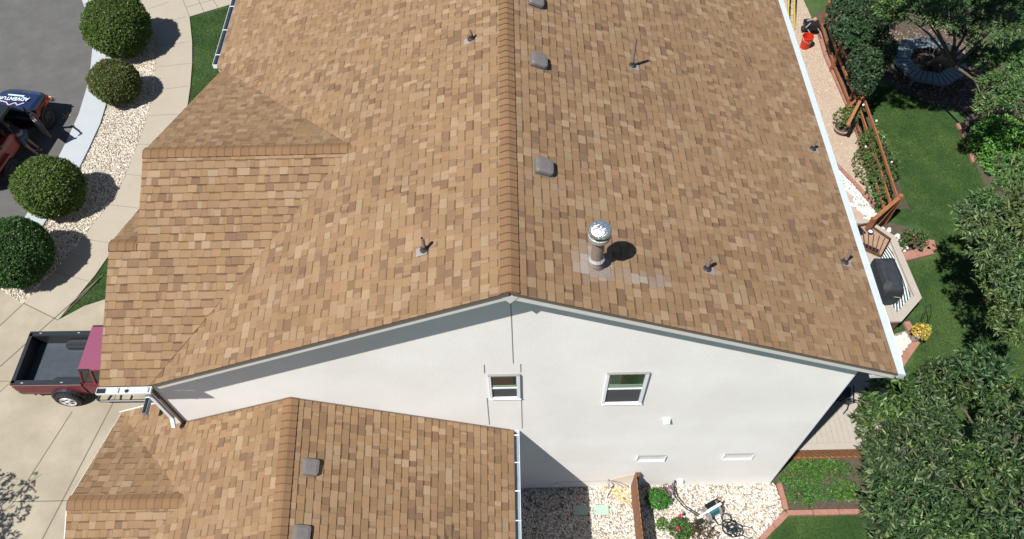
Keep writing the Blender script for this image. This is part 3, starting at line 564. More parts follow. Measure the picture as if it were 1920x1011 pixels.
# flue
fx,fy=1.402,.505; fz=zE(fx,fy); c=Vector((fx,fy,fz))
m=MB(); m.lathe([(.135,-.05),(.12,.10),(.098,.14),(.098,.78)],c,20); fl=m.build('flue',M['pipe'],house,smooth=False)
MB().lathe([(.10,.17),(.13,.165),(.133,.19),(.10,.23)],c,22,jit=.03).build('storm_collar',M['alubright'],fl)
MB().lathe([(.11,.76),(.175,.78),(.178,.86),(.16,.865),(.15,.80),(.09,.79)],c,26).build('cap_skirt',M['alubright'],fl)
MB().lathe([(.10,.80),(.10,.94)],c,16).build('cap_throat',M['ventdark'],fl)
MB().lathe([(.172,.93),(.185,.935),(.18,.96),(.165,1.0),(.13,1.03),(.07,1.05),(.01,1.055)],c,26,jit=.012).build('cap',M['alu'],fl,smooth=True)
R=frame_on(-PE,None); MB().box(c+R@Vector((.06,-.02,.012)),(.40,.40,.005),M=R).build('flashing',mat('flue_flash',(.27,.22,.19),rough=.8,noise=.2,nscale=10),fl)
m=MB(); m.box(c+R@Vector((-.0,0,.0)),(.3,.3,.03),M=R,taper=.8); m.build('flue_base',M['flash'],fl)
# weathered overspray patches around the flue
# ================================================================ FOLIAGE
def leafset(tips,nrm,per,ll,lw,pal,spread=.9,droop=.35,jit=.5,lift=.25):
    n=len(tips)*per; T=np.repeat(tips,per,0); N=np.repeat(nrm,per,0)
    r=RNG.normal(size=(n,3)); r/=np.linalg.norm(r,axis=1,keepdims=True)
    d=r*spread+N*(1-spread*.5); d[:,2]+=lift-droop*RNG.uniform(0,1,n); d/=np.linalg.norm(d,axis=1,keepdims=True)
    L=ll*RNG.uniform(.6,1.25,n)[:,None]; w=lw*RNG.uniform(.7,1.2,n)[:,None]
    up=np.array([[0,0,1.]])+RNG.normal(size=(n,3))*jit+N*.4; s=np.cross(d,up); s/=np.linalg.norm(s,axis=1,keepdims=True)+1e-9; u=np.cross(s,d)
    b=T+RNG.normal(size=(n,3))*ll*.15
    mid=b+d*L*.5; tip=b+d*L-u*L*.16
    A=mid+s*w-u*w*.25; B=mid-s*w-u*w*.25
    V=np.stack([b,A,tip,B],1).reshape(-1,3); i=np.arange(n)[:,None]*4
    F=np.concatenate([i+np.array([[0,1,2]]),i+np.array([[0,2,3]])],1).reshape(-1,3)
    pal=np.array(pal); C=pal[RNG.integers(0,len(pal),n)]*RNG.uniform(.7,1.3,(n,1)); C=np.repeat(C,2,0)
    return V,F,C
def crown(name,blobs,dens,per,ll,lw,pal,parent,inner=.45,**k):
    Vs=[];Fs=[];Cs=[];off=0
    for (cx,cy,cz,rx,ry,rz) in blobs:
        area=4*math.pi*((rx*ry)**1.6/3+(rx*rz)**1.6/3+(ry*rz)**1.6/3)**(1/1.6); n=int(area*dens)
        v=RNG.normal(size=(n,3)); v/=np.linalg.norm(v,axis=1,keepdims=True); v=v[v[:,2]>-.55]; n=len(v)
        lump=1+.13*np.sin(v[:,0]*5+cx*3)*np.sin(v[:,1]*5+cy*2)*np.cos(v[:,2]*4)+.08*np.sin(v[:,0]*11+cy)*np.sin(v[:,1]*12+cz)
        rad=np.where(RNG.uniform(size=n)<.72,RNG.uniform(.88,1.05,n),RNG.uniform(inner,.9,n))*lump
        T=v*rad[:,None]*np.array([[rx,ry,rz]])*.95+np.array([[cx,cy,cz]])
        q_=random.uniform(.72,1.18); V,F,C=leafset(T,v,per,ll*q_,lw*q_,pal,**k); C=C*np.array([[random.uniform(.8,1.15),random.uniform(.88,1.1),random.uniform(.8,1.1)]]); Vs.append(V);Fs.append(F+off);Cs.append(C); off+=len(V)
    return npmesh(name,np.vstack(Vs),np.vstack(Fs),np.vstack(Cs),M['leaf'],parent)
def trunk(parent,base,pts,r0,limbs,top):
    m=MB(); P=[Vector(base)]+[Vector(p) for p in pts]; n=len(P); m.tube(P,[r0*(1-.55*i/(n-1)) for i in range(n)],10)
    e=P[-1]
    for l in limbs:
        l=Vector(l); s=P[random.randrange(max(1,n//2),n)]; md=s.lerp(l,.5)+Vector((random.uniform(-.15,.15),random.uniform(-.15,.15),.1)); m.tube([s,md,l],[r0*.3,r0*.18,r0*.06],7)
        for q in range(4):
            t=l+Vector((random.uniform(-.7,.7),random.uniform(-.7,.7),random.uniform(-.1,.5))); m.tube([md.lerp(l,.6),t],[r0*.12,.006],5)
    return m.build('trunk',M['bark'],parent)
G1=[(.024,.052,.016),(.036,.070,.021),(.048,.088,.027),(.018,.040,.013),(.028,.058,.018),(.020,.046,.015),(.13,.18,.06),(.07,.115,.036)]
G2=[(.035,.075,.022),(.055,.105,.03),(.075,.13,.045),(.028,.062,.02),(.11,.17,.06)]
def tree(name,label,base,blobs,dens,per,ll,lw,pal,r0,cat='tree',grp=None,**k):
    t=empty(name,base,label,cat,grp); b=Vector(base); cs=Vector((sum(q[0] for q in blobs)/len(blobs),sum(q[1] for q in blobs)/len(blobs),min(q[2] for q in blobs)-.3))
    rel=[(q[0]-b.x,q[1]-b.y,q[2]-b.z,q[3],q[4],q[5]) for q in blobs]; c=cs-b
    trunk(t,(0,0,0),[(c.x*.3,c.y*.3,c.z*.4),(c.x*.7,c.y*.7,c.z*.75),(c.x,c.y,c.z)],r0,[(q[0],q[1],q[2]) for q in rel],None)
    crown('crown',rel,dens,per,ll,lw,pal,t,spread=1.0,droop=.7,**k); return t
LK=dict(inner=.6)
tree('ash_tree','large tree with long glossy leaves crowding the house corner and deck',(9.6,-.9,0),[(9.0,.7,2.3,.65,.7,.5),(9.2,1.1,2.7,.7,.6,.5),(9.75,.5,2.9,.6,.75,.5),(8.75,-.5,2.4,.6,.8,.5),(9.0,-.3,3.0,.75,.75,.55),(9.5,-.9,2.6,.75,.8,.6),(8.55,-1.5,2.2,.6,.75,.5),(8.8,-1.4,2.8,.75,.8,.55),(9.6,-2.2,2.6,.8,.8,.55),(8.6,-2.5,2.3,.65,.8,.5),(10.1,-.3,2.3,.6,.7,.5)],30,9,.19,.026,G1,.16,**LK)
tree('ash_tree','tall leafy tree filling the lower right corner beyond a dark gap',(12.2,-.4,0),[(11.0,-.6,2.3,.7,.8,.55),(11.7,.2,2.8,.8,.8,.6),(12.3,1.1,2.5,.8,.8,.55),(11.4,-1.6,2.6,.8,.8,.55),(12.4,-1.0,3.0,.9,.9,.6),(10.8,1.75,2.4,.75,.6,.5),(11.6,1.9,2.5,.7,.6,.5),(11.0,-2.4,2.3,.7,.7,.5),(12.9,.2,2.7,.8,.8,.6)],30,9,.19,.026,G1,.14,**LK)
tree('ash_tree','leafy tree at the right edge beside the lawn and its round shadow',(14.3,5.6,0),[(12.23, 5.63, 4.15, 0.62, 0.62, 0.4), (12.86, 5.77, 4.5, 0.7, 0.7, 0.45), (11.41, 4.06, 4.85, 0.5, 0.5, 0.33), (12.67, 4.77, 4.15, 0.75, 0.75, 0.49), (11.71, 3.36, 4.5, 0.6, 0.6, 0.39), (12.04, 3.2, 4.85, 0.8, 0.8, 0.52), (11.87, 2.45, 4.15, 0.55, 0.55, 0.36), (11.69, 4.95, 4.5, 0.45, 0.45, 0.29), (12.94, 4.9, 4.85, 0.9, 0.9, 0.59), (13.51, 7.05, 4.15, 0.45, 0.45, 0.29)],40,9,.17,.022,G2,.13,**LK)
tree('ash_tree','spreading tree growing through the grey eight sided bench',(15.75,15.75,0),[(11.94, 13.4, 4.6, 0.5, 0.5, 0.33), (12.37, 12.66, 5.0, 0.55, 0.55, 0.36), (12.78, 12.01, 5.4, 0.55, 0.55, 0.36), (13.85, 12.25, 4.6, 0.5, 0.5, 0.33), (14.28, 11.98, 5.0, 0.75, 0.75, 0.49), (15.81, 12.37, 3.3, 0.77, 0.77, 0.5), (15.03, 12.52, 3.3, 0.44, 0.44, 0.29), (15.01, 11.08, 3.3, 0.605, 0.605, 0.39), (15.6, 10.48, 3.3, 0.66, 0.66, 0.43), (14.34, 10.41, 3.3, 0.33, 0.33, 0.21), (15.2, 12.55, 5.0, 0.8, 0.8, 0.52), (14.4, 13.31, 5.4, 0.8, 0.8, 0.52), (14.09, 14.69, 4.6, 0.8, 0.8, 0.52), (12.51, 14.47, 5.0, 0.7, 0.7, 0.45), (16.56, 12.34, 3.3, 0.88, 0.88, 0.57)],54,9,.16,.021,G2,.17,**LK)
tree('tall_tree','tall tree rising behind the dark shrub at the top, its crown out of view',(12.9,16.9,0),[(11.3,11.3,9.0,1.0,.7,.5),(12.9,11.0,9.2,.8,.7,.5),(12.3,11.4,9.1,.9,.7,.5),(10.5,10.9,8.9,.9,.7,.5),(11.5,10.6,9.4,.9,.6,.5),(13.1,11.9,9.2,.8,.7,.5),(11.9,12.1,9.3,.9,.7,.4),(11.0,11.9,9.2,.7,.6,.4)],36,9,.2,.035,G2,.2,**LK)
def bush(name,label,cat,c,r,dens,per,ll,lw,pal,grp=None,core=True,**k):
    t=empty(name,(c[0],c[1],0),label,cat,grp)
    crown('foliage',[(0,0,c[2],r[0],r[1],r[2])],dens,per,ll,lw,pal,t,**k)
    m=MB()
    for q in range(6):
        a=q*1.05; m.tube([(0,0,0),(math.cos(a)*r[0]*.3,math.sin(a)*r[1]*.3,c[2]*.7),(math.cos(a)*r[0]*.6,math.sin(a)*r[1]*.6,c[2])],[.03,.02,.008],6)
    m.build('stem',M['bark'],t); return t
DL=[(.016,.04,.016),(.026,.06,.024),(.035,.075,.032),(.012,.032,.014),(.05,.09,.04)]
t=empty('lilac_bush',(12.75,15.6,0),'dense dark green bushy shrub overhanging the brown rail fence','bush')
crown('foliage',[(-1.0,.2,2.3,.6,.8,.5),(-.95,-.9,2.5,.6,.7,.5),(-.75,-2.1,2.2,.6,.7,.5),(-.4,-.4,2.7,.6,.7,.5),(-.3,1.2,2.4,.8,.9,.6),(.1,.3,2.2,.7,.9,.6),(-.15,-1.4,2.2,.6,.7,.5),(-.9,-2.7,1.9,.4,.4,.35)],190,6,.09,.027,DL,t)
m=MB(); [m.tube([(0,0,0),(random.uniform(-.3,.3),random.uniform(-.5,.5),.8),(random.uniform(-.5,.5),random.uniform(-1,1),1.6)],[.05,.03,.01],6) for _ in range(7)]; m.build('stem',M['bark'],t)
# sheared round shrubs
SG1=[(.050,.095,.014),(.075,.125,.02),(.11,.16,.03),(.03,.062,.012)]; SG2=[(.07,.10,.025),(.09,.12,.03),(.12,.08,.032),(.05,.10,.02)]
def sheared(label,c,r,pal):
    t=empty('round_shrub',(c[0],c[1],0),label,'shrub','clipped round shrubs in the gravel bed')
    n=int(5200*r[0]*r[1]*(r[2]/r[0])**.5*2.3); v=RNG.normal(size=(n,3)); v/=np.linalg.norm(v,axis=1,keepdims=True); v=v[v[:,2]>-.85]
    lump=1+.05*np.sin(v[:,0]*4.3+c[0]*9)*np.sin(v[:,1]*5+c[1]*5)+.035*np.sin(v[:,2]*9+v[:,0]*11+c[0]*7)*np.sin(v[:,1]*12)+.03*np.cos(v[:,0]*2.5+c[1])
    T=v*(RNG.normal(.97,.028,len(v)).clip(.88,1.06)*lump)[:,None]*np.array([r])+np.array([[0,0,c[2]]])
    V,F,C=leafset(T,v,3,.06,.019,pal,spread=1.0,droop=.2,jit=.7); npmesh('foliage',V,F,C,M['leaf'],t)
    m=MB(); m.lathe([(.01,-r[2]*.9),(r[0]*.5,-r[2]*.78),(r[0]*.8,-r[2]*.45),(r[0]*.9,0),(r[0]*.8,r[2]*.45),(r[0]*.5,r[2]*.78),(.01,r[2]*.9)],(0,0,c[2]),20); m.build('twig_mass',mat('twigs',(.02,.025,.012),rough=1,noise=.5,nscale=20),t)
    MB().tube([(0,0,0),(0,0,c[2])],.05,8).build('stem',M['bark'],t)
sheared('largest clipped green shrub, at the top of the gravel bed',(-15.05,17.85,1.15),(1.2,1.22,1.1),SG1)
sheared('small clipped shrub with reddish brown tips, below the largest one',(-14.45,15.05,.85),(.85,.82,.8),SG2)
sheared('clipped bright green ball shrub nearest the car and the street curve',(-15.15,9.95,1.05),(1.03,1.0,.98),SG1)
sheared('clipped dark green ball shrub beside the driveway, cut by the left edge',(-15.38,7.3,1.1),(1.12,1.08,1.0),[(.028,.075,.014),(.04,.095,.02),(.055,.12,.03),(.02,.05,.012)])
# tree out of frame whose shadow falls on the drive
tree('garden_tree','small tree beside the driveway casting a leafy shadow',(-16.9,-2.0,0),[(-15.05,-1.35,3.3,.75,.8,.6),(-15.2,-2.4,3.1,.85,.9,.6),(-15.6,-1.0,3.2,.6,.6,.5)],30,6,.11,.03,G1,.09)
# other plants
bush('leafy_shrub','low broad leafed shrub at the far rim of the lawn','shrub',(16.75,11.3,.3),(1.05,1.3,.75),130,6,.13,.035,[(.035,.11,.018),(.05,.14,.022),(.07,.17,.03),(.1,.2,.04)])
t=empty('climbing_rose',(11.95,10.4,0),'tangled climbing rose with small white blooms smothering the rail fence','climber')
crown('foliage',[(.15,.8,.8,.42,.6,.5),(.25,-.1,.85,.5,.7,.5),(.0,-.9,.5,.4,.6,.4),(.55,.3,.5,.35,.6,.35),(-.25,.1,.5,.3,.7,.35)],120,6,.06,.02,[(.03,.07,.015),(.05,.10,.022),(.07,.13,.03),(.12,.10,.04),(.09,.15,.04)],t)
m=MB(); [m.tube([(0,k*.5-1,0),(random.uniform(-.2,.2),k*.5-1,.6),(random.uniform(-.4,.4),k*.5-.8,1.2)],[.015,.01,.005],5) for k in range(7)]; m.build('stem',M['bark'],t)
def blooms(parent,cs,r,m_,name='bloom'):
    for c in cs: MB().lathe([(r*.3,-.6*r),(r,-.2*r),(r*.9,.3*r),(r*.3,.6*r)],c,8,jit=.1).build(name,m_,parent)
blooms(t,[(.2,1.3,1.35),(.35,-.3,1.1),(-.3,.4,1.1),(.4,.8,1.1),(.0,2.1,1.3)],.035,M['white'])
p=empty('potted_plant',(11.6,12.5,0),'leafy plant in a wide tan bowl standing on the pea gravel','potted plant')
MB().lathe([(.12,0),(.20,.04),(.29,.22),(.32,.26),(.27,.26),(.24,.2)],(0,0,0),24).build('bowl',M['terracotta'],p,smooth=False); MB().lathe([(.24,.2),(.02,.215)],(0,0,0),20).build('soil',M['earth'],p)
crown('foliage',[(-.05,.1,.62,.34,.34,.34),(.25,.25,.7,.3,.3,.25)],120,6,.08,.022,[(.04,.09,.02),(.07,.13,.03),(.1,.17,.05)],p)
s=empty('potted_flower',(11.62,4.12,0),'yellow flowering plant standing on the lawn by the deck corner','flower')
YP=[(.45,.33,.05),(.55,.42,.08),(.42,.25,.04),(.25,.28,.05),(.09,.15,.03),(.09,.15,.03)]
crown('flowers',[(0,0,.62,.24,.22,.18),(.15,.1,.6,.16,.14,.14)],330,5,.045,.026,YP,s); MB().lathe([(.09,0),(.13,.3),(.14,.32),(.11,.32)],(0,0,.15),16).build('pot',M['bucket'] if False else M['greyplastic'],s); MB().tube([(0,0,0),(0,0,.5)],.012,6).build('stem',M['bark'],s)
q=MB(); q.tube([(.30,-.15,0),(.32,.35,1.0),(.25,.5,1.22),(.1,.42,1.25),(.02,.2,1.1),(0,.1,.95)],.012,6); tagp(q.build('plant_hook',M['black'],loc=None),'thin black curved hook standing behind the yellow flowers','plant hook').location=(11.55,4.15,0)
bush('rose_bush','leafy plant with thin reddish stems and cream rocks at the deck edge','bush',(12.55,7.55,.35),(.45,.35,.35),90,6,.07,.02,[(.04,.1,.02),(.06,.13,.03),(.12,.06,.03)])
bush('green_plant','round green plant with purple flower heads beside the wooden fence','plant',(3.62,-.42,.22),(.3,.27,.24),420,6,.06,.014,[(.03,.11,.015),(.05,.15,.02),(.07,.19,.03)])
t=[o for o in bpy.data.objects if o.name.startswith('green_plant')][0]
crown('foliage',[(.22,.18,.32,.18,.16,.1)],220,5,.035,.012,[(.22,.08,.18),(.14,.07,.08),(.3,.14,.26)],t)  # the purple flower heads of this plant, not leaves
bush('green_plant','small green seedling plant between the fence shadow and rose','plant',(3.66,-1.03,.12),(.16,.14,.13),420,6,.05,.012,[(.05,.15,.015),(.08,.2,.03)])
r=bush('rose_bush','low rose bush with two pink blooms in the white rocks','bush',(4.08,-1.2,.25),(.3,.26,.22),330,6,.055,.018,[(.02,.07,.012),(.04,.11,.02),(.06,.05,.02),(.07,.16,.03)])
pinkm=mat('pink_petals',(.62,.02,.12),rough=.6); blooms(r,[(.0,.27,.48),(-.1,-.05,.5)],.05,pinkm)
r=bush('rose_bush','sparse dark leafed rose bush straddling the rocks near the hose reel','bush',(4.62,-1.25,.2),(.35,.3,.2),90,5,.05,.02,[(.05,.025,.018),(.04,.04,.02),(.07,.03,.02)])
bush('green_plant','bright green leafy plant at the bottom edge under the pink rose','plant',(3.95,-1.75,.2),(.25,.25,.18),360,6,.06,.016,[(.06,.17,.02),(.09,.22,.03)])
# weedy bed by the house corner
wd=crown('ground_cover',[(7.5,.16,.02,.6,.3,.1),(8.3,.28,.02,.65,.3,.13),(8.0,-.28,.02,.55,.22,.12),(8.6,-.25,.02,.4,.25,.12),(7.4,-.3,.02,.45,.25,.1),(8.0,.45,.02,.8,.15,.09),(7.1,.05,.02,.22,.12,.08),(7.5,-.5,.0,.12,.2,.16)],420,4,.07,.02,[(.045,.115,.016),(.07,.15,.028),(.035,.085,.015)],None); tagp(wd,kind='stuff')
# ================================================================ SIDE YARD THINGS
f=empty('wooden_fence',(2.97,0,0),'brown wooden picket fence standing out from the stucco wall','fence')
m=MB(); y=-.03
while y>-4.2:
    w=.135; m.prism([(-.012,y),(.012,y),(.012,y-w),(-.012,y-w)],.03,1.17+random.uniform(-.008,.008)); 
    m.add([(-.012,y,1.17),(-.012,y-w,1.17),(-.012,y-w*.75,1.21),(-.012,y-w*.25,1.21),(.012,y,1.17),(.012,y-w,1.17),(.012,y-w*.75,1.21),(.012,y-w*.25,1.21)],[(0,1,2,3),(7,6,5,4),(3,2,6,7),(0,3,7,4),(2,1,5,6)]); y-=w+.006
m.build('board',M['wood'],f)
MB().box2((.014,-4.2,.3),(.05,-.05,.39)).build('rail',M['cedardark'],f); MB().box2((.014,-4.2,.95),(.05,-.05,1.04)).build('rail',M['cedardark'],f); MB().box2((.014,-.13,0),(.10,-.03,1.18)).build('post',M['cedardark'],f); MB().box2((.014,-2.5,0),(.10,-2.4,1.18)).build('post',M['cedardark'],f)
for x0,lab in ((1.39,'green utility box lid lying in the shade of the garage'),(1.93,'pale green utility box lid lying in the sun near the fence')):
    u=empty('utility_cover',(x0+.21,-.62,0),lab,'utility cover','utility covers in the rocks')
    MB().box((0,0,.045),(.40,.27,.035)).build('lid',M['utility'],u,bevel=.03); MB().box((0,0,.02),(.42,.29,.04)).build('rim',M['black'],u); MB().lathe([(.012,.0635),(.008,.066)],(-.16,-.03,0),8).build('bolt',M['black'],u)
sp=empty('garden_tap',(2.32,-.03,0),'silver outdoor tap and pipe on the wall beside the fence','tap')
MB().tube([(0,.02,.62),(0,-.10,.62),(.02,-.12,.55),(.02,-.12,.32)],.018,8).build('pipe',M['greyplastic'],sp); MB().tube([(.05,-.02,.62),(.22,-.10,.62),(.42,-.14,.42)],.015,8).build('pipe',M['greyplastic'],sp); MB().box((0,-.1,.67),(.07,.02,.02)).build('handle',M['alubright'],sp)
MB().tube([(.02,-.13,.34),(-.03,-.3,.1),(-.06,-.42,.03)],.014,8).build('spout_hose',M['white'],sp)
# hose reel
hr=empty('hose_reel',(4.93,-.78,0),'grey plastic hose reel cart with teal hose on the white rocks','hose reel',rz=math.radians(28))
for sx in (-.2,.2):
    m=MB(); m.tube([(sx,-.26,.02),(sx*.9,0,.58),(sx,.24,.02)],.028,8); m.tube([(sx,-.15,.25),(sx,.15,.25)],.02,8); m.build('side_frame',M['greyplastic'],hr)
MB().lathe([(.12,-.17),(.20,-.165),(.20,-.15),(.07,-.14),(.07,.14),(.20,.15),(.20,.165),(.12,.17)],(0,0,.36),22,M=Matrix.Rotation(math.pi/2,3,'Y')).build('drum',M['greyplastic'],hr)
m=MB()
for lay in range(2):
    for k in range(9):
        r_=.105+.028*lay; xx=-.12+.028*k; m.tube([(xx,math.cos(a*.524)*r_,.36+math.sin(a*.524)*r_) for a in range(13)],.013,6,cap=False)
m.build('wound_hose',M['teal'],hr)
MB().box((0,0,.60),(.44,.06,.03)).tube([(-.21,0,.6),(-.42,.02,.52)],.02,8).build('handle',M['white'],hr,bevel=.005)
MB().box((.0,.12,.50),(.30,.14,.03),M=Matrix.Rotation(.6,3,'X')).build('tray',M['black'],hr,bevel=.006)
MB().box((-.38,-.05,.12),(.2,.12,.14)).build('crank_box',M['black'],hr,bevel=.02)
m=MB()
for k in range(11):
    cx,cy=5.42+random.gauss(0,.13),-1.18+random.gauss(0,.10); r_=random.uniform(.09,.20); e=random.uniform(.6,1); a0=random.uniform(0,6); z=.05+.012*k
    m.tube([(cx+r_*math.cos(a0+t*.42)*(1+.03*t/15),cy+r_*e*math.sin(a0+t*.42),z+.01*math.sin(t)) for t in range(17)],.013,6)
m.tube([(4.95,-.9,.2),(5.1,-1.05,.05),(5.3,-1.1,.07)],.013,6); m.tube([(5.7,-1.1,.05),(5.95,-1.15,.04),(6.02,-1.3,.04),(5.85,-1.42,.04),(5.6,-1.3,.05)],.013,6); m.tube([(5.1,-1.3,.05),(4.95,-1.5,.04),(5.2,-1.6,.04)],.013,6)
tagp(m.build('garden_hose',M['hose']),'dark blue garden hose lying in a loose tangled heap on white rocks','hose')
m=MB(); pts=[(4.02,-.04,.45),(4.0,-.12,.25),(4.1,-.35,.08),(4.3,-.6,.05),(4.6,-.85,.12)]
m.tube(pts,.013,7); m.tube([(p[0]+.06,p[1]+.02,p[2]) for p in pts],.013,7); tagp(m.build('garden_hose',M['hose']),'dark hose running from the wall tap to the hose reel','hose')
MB().tube([(4.02,.02,.47),(4.02,-.08,.47),(4.02,-.08,.42)],.018,8).build('tap',M['alubright']); tagp(bpy.data.objects['tap'],'small brass tap on the wall feeding the dark hose','tap')
# thin cable on the shaded rocks
MB().tube([(.2,-.25,.06),(.5,-.5,.06),(.9,-.62,.05),(1.2,-.45,.05)],.008,5).build('cable',M['black']); tagp(bpy.data.objects['cable'],'thin black cable lying on the shaded rocks by the garage','cable')
# ================================================================ DECK SIDE
dk=empty('deck',(8.5,4,0),'pale composite deck with a tan border and brown lattice skirt','deck')
def rel(p): return (p[0]-8.5,p[1]-4,p[2] if len(p)>2 else 0)
DZ=.88; P1=[(6.64,.75),(9.6,.75),(10.4,1.6),(10.4,4.2),(10.99,4.3),(11.75,5.04),(11.62,7.25),(10.99,7.9),(6.64,7.9)]
m=MB(); y=None; x=6.66
while x<11.7:
    xa,xb=x,min(x+.138,11.7); 
    for cv in ([(6.64,.75),(9.3,.75),(9.9,1.5),(9.9,7.9),(6.64,7.9)],[(9.9,4.25),(10.99,4.29),(11.75,5.04),(11.62,7.25),(10.99,7.9),(9.9,7.9)]):
        pc=clip([(xa,.75,0),(xb,.75,0),(xb,7.9,0),(xa,7.9,0)],ccw(cv))
        if len(pc)>2 and max(p[0] for p in pc)-min(p[0] for p in pc)>.01: m.prism([rel(q)[:2] for q in pc],DZ-.03,DZ)
    x+=.144
m.build('deck_boards',M['deck'],dk)
m=MB(); m.prism([rel(q)[:2] for q in [(6.64,.8),(9.25,.8),(9.85,1.6),(9.85,4.25),(10.95,4.34),(11.65,5.0),(11.55,7.2),(10.9,7.85),(6.64,7.85)]],DZ-.2,DZ-.035); m.build('deck_frame',M['cedardark'],dk)
MB().beam(rel((6.64,.66,DZ-.01)),rel((9.3,.66,DZ-.01)),.17,.03).build('deck_border',M['deck'],dk); m=MB()
out=[(9.9,4.27),(10.99,4.28),(11.79,5.04),(11.66,7.25),(10.99,7.94),(10.3,8.02)]
def offs(P,d):
    R=[]
    for i in range(len(P)):
        a=Vector(P[max(i-1,0)]);b=Vector(P[i]);c_=Vector(P[min(i+1,len(P)-1)]); d1=(b-a).normalized() if i>0 else (c_-b).normalized(); d2=(c_-b).normalized() if i<len(P)-1 else d1
        n=Vector((-(d1+d2).y,(d1+d2).x)).normalized(); k=d/max(.3,n.dot(Vector((-d1.y,d1.x)))); R.append((b.x+n.x*k,b.y+n.y*k))
    return R
inn=offs(out,.2); m.prism([rel(q)[:2] for q in out+inn[::-1]],DZ+.01,DZ+.07); m.build('deck_border',M['deck'],dk)
m=MB(); m.prism([rel(q)[:2] for q in offs(out,.04)+offs(out,.10)[::-1]],.05,DZ+.01); m.build('skirt',M['cedardark'],dk)
def lattice(p,q,z0,z1,parent,name='lattice',step=.15):
    p=Vector(p);q=Vector(q);L=(q-p).length;d=(q-p)/L;h=z1-z0;m=MB();n=Vector((-d.y,d.x))*.008
    for s in (1,-1):
        k=-h
        while k<L:
            a,b=k,k+h; za,zb=(z0,z1) if s>0 else (z1,z0)
            ta=max(0,(0-a)/h);tb=min(1,(L-a)/h)
            if tb>ta+.05:
                A=p+d*(a+h*ta);B=p+d*(a+h*tb); m.beam((A.x+n.x*s,A.y+n.y*s,za+(zb-za)*ta),(B.x+n.x*s,B.y+n.y*s,za+(zb-za)*tb),.008,.042)
            k+=step
    m.beam((p.x,p.y,z1),(q.x,q.y,z1),.04,.05); m.beam((p.x,p.y,z0),(q.x,q.y,z0),.04,.05)
    return m.build(name,M['cedar'],parent)
lattice(rel((6.75,.66))[:2],rel((9.3,.66))[:2],.06,DZ-.07,dk)
lattice(rel((9.92,4.1))[:2],rel((9.92,1.6))[:2],.06,DZ-.07,dk)
MB().beam(rel((9.9,1.5,DZ+.0)),rel((9.9,4.2,DZ+.0)),.14,.05).build('deck_border',M['deck'],dk); MB().beam(rel((9.3,.72,DZ)),rel((9.93,1.52,DZ)),.14,.05).build('deck_border',M['deck'],dk)
# slatted grate lying in the deck
gr=empty('wood_grate',(11.0,7.15,DZ),'brown slatted wooden frame with a round clock lying on the deck','frame')
q=[(10.35,7.6),(10.93,7.72),(11.45,7.12),(11.0,6.5),(10.35,6.95)]; rl=lambda a:(a[0]-11.0,a[1]-7.15)
m=MB(); 
for i in range(len(q)): a,b=rl(q[i]),rl(q[(i+1)%len(q)]); m.beam((*a,.12),(*b,.12),.04,.05)
m.build('frame',M['cedardark'],gr)
m=MB()
for k in range(9):
    t=k/8; a=Vector((10.35,6.95)).lerp(Vector((11.0,6.5)),t); b=Vector((10.25,7.6)).lerp(Vector((11.45,7.12)),t); a=rl(a);b=rl(b); m.beam((*a,.13),(*b,.13),.022,.03)
m.build('slat',M['cedardark'],gr)
MB().prism([rl(p) for p in q],.012,.02).build('panel',mat('tan_panel',(.33,.22,.15),rough=.9,noise=.2,nscale=5),gr)
MB().beam((*rl((10.42,7.1)),.04),(*rl((11.0,6.72)),.04),.14,.04).beam((*rl((10.3,7.35)),.04),(*rl((10.75,7.55)),.04),.3,.04).build('dark_panel',M['black'],gr)
MB().lathe([(.075,.15),(.085,.19),(.07,.19),(.06,.17)],(*rl((10.9,7.38)),0),20).build('clock_rim',M['black'],gr); MB().lathe([(.068,.172),(.02,.178)],(*rl((10.9,7.38)),0),18).build('clock_face',M['white'],gr)
# striped rug
rg=empty('striped_rug',(11.2,5.7,DZ),'black and white striped outdoor rug on the deck under the covered grill','rug')
base=[(10.98,6.52),(11.42,6.98),(11.54,5.14),(10.98,4.62),(10.7,5.4)]; w_=MB(); 
bend=lambda x,y:(x-11.2+.07*math.sin((y-4.6)/2.3*math.pi)*0+.0,y-5.7)
cpoly=ccw(base)
for k in range(26):
    x0=10.55+k*.042; pts=[]
    for s_ in range(12):
        y0=4.55+s_*.21; y1=y0+.215; o0=.16*((y0-5.7)/1.15)**2; o1=.16*((y1-5.7)/1.15)**2
        pc=clip([(x0-o0,y0,0),(x0+.042-o0,y0,0),(x0+.042-o1,y1,0),(x0-o1,y1,0)],cpoly)
        if pc: w_.mi=k%2; w_.prism([(p[0]-11.2,p[1]-5.7) for p in pc],.006,.014)
w_.build('rug_cloth',[M['rugw'],M['rugd']],rg)
# covered grill
gl_=empty('covered_grill',(10.75,5.5,DZ),'barbecue grill under a black fabric cover on the striped rug','grill')
m=MB(); prof=[(0,.05,.40,.72),(.35,.38,.70,0)]
lv=[(0.0,.33,.64),(.18,.31,.60),(.45,.30,.60),(.60,.31,.58),(.66,.30,.55),(.76,.22,.44),(.79,.17,.38)]
vs=[];n=40
for (z,a,b) in lv:
    for k in range(n):
        t=2*math.pi*(k+.5)/n; cx=math.copysign(abs(math.cos(t))**.28,math.cos(t));cy=math.copysign(abs(math.sin(t))**.28,math.sin(t)); f_=1-z/.8; j_=1+f_*(.05*math.sin(7*t+1)+.03*math.sin(13*t))+.012*math.sin(11*t+z*9); vs.append((cx*a*j_+.02*math.sin(z*9+t*3),cy*b*j_,z+.02+.012*math.sin(5*t+z*4)))
m.add(vs,[(i*n+k,i*n+(k+1)%n,(i+1)*n+(k+1)%n,(i+1)*n+k) for i in range(len(lv)-1) for k in range(n)]+[tuple(range((len(lv)-1)*n,len(lv)*n))]); m.build('cover',M['cloth'],gl_,smooth=False)
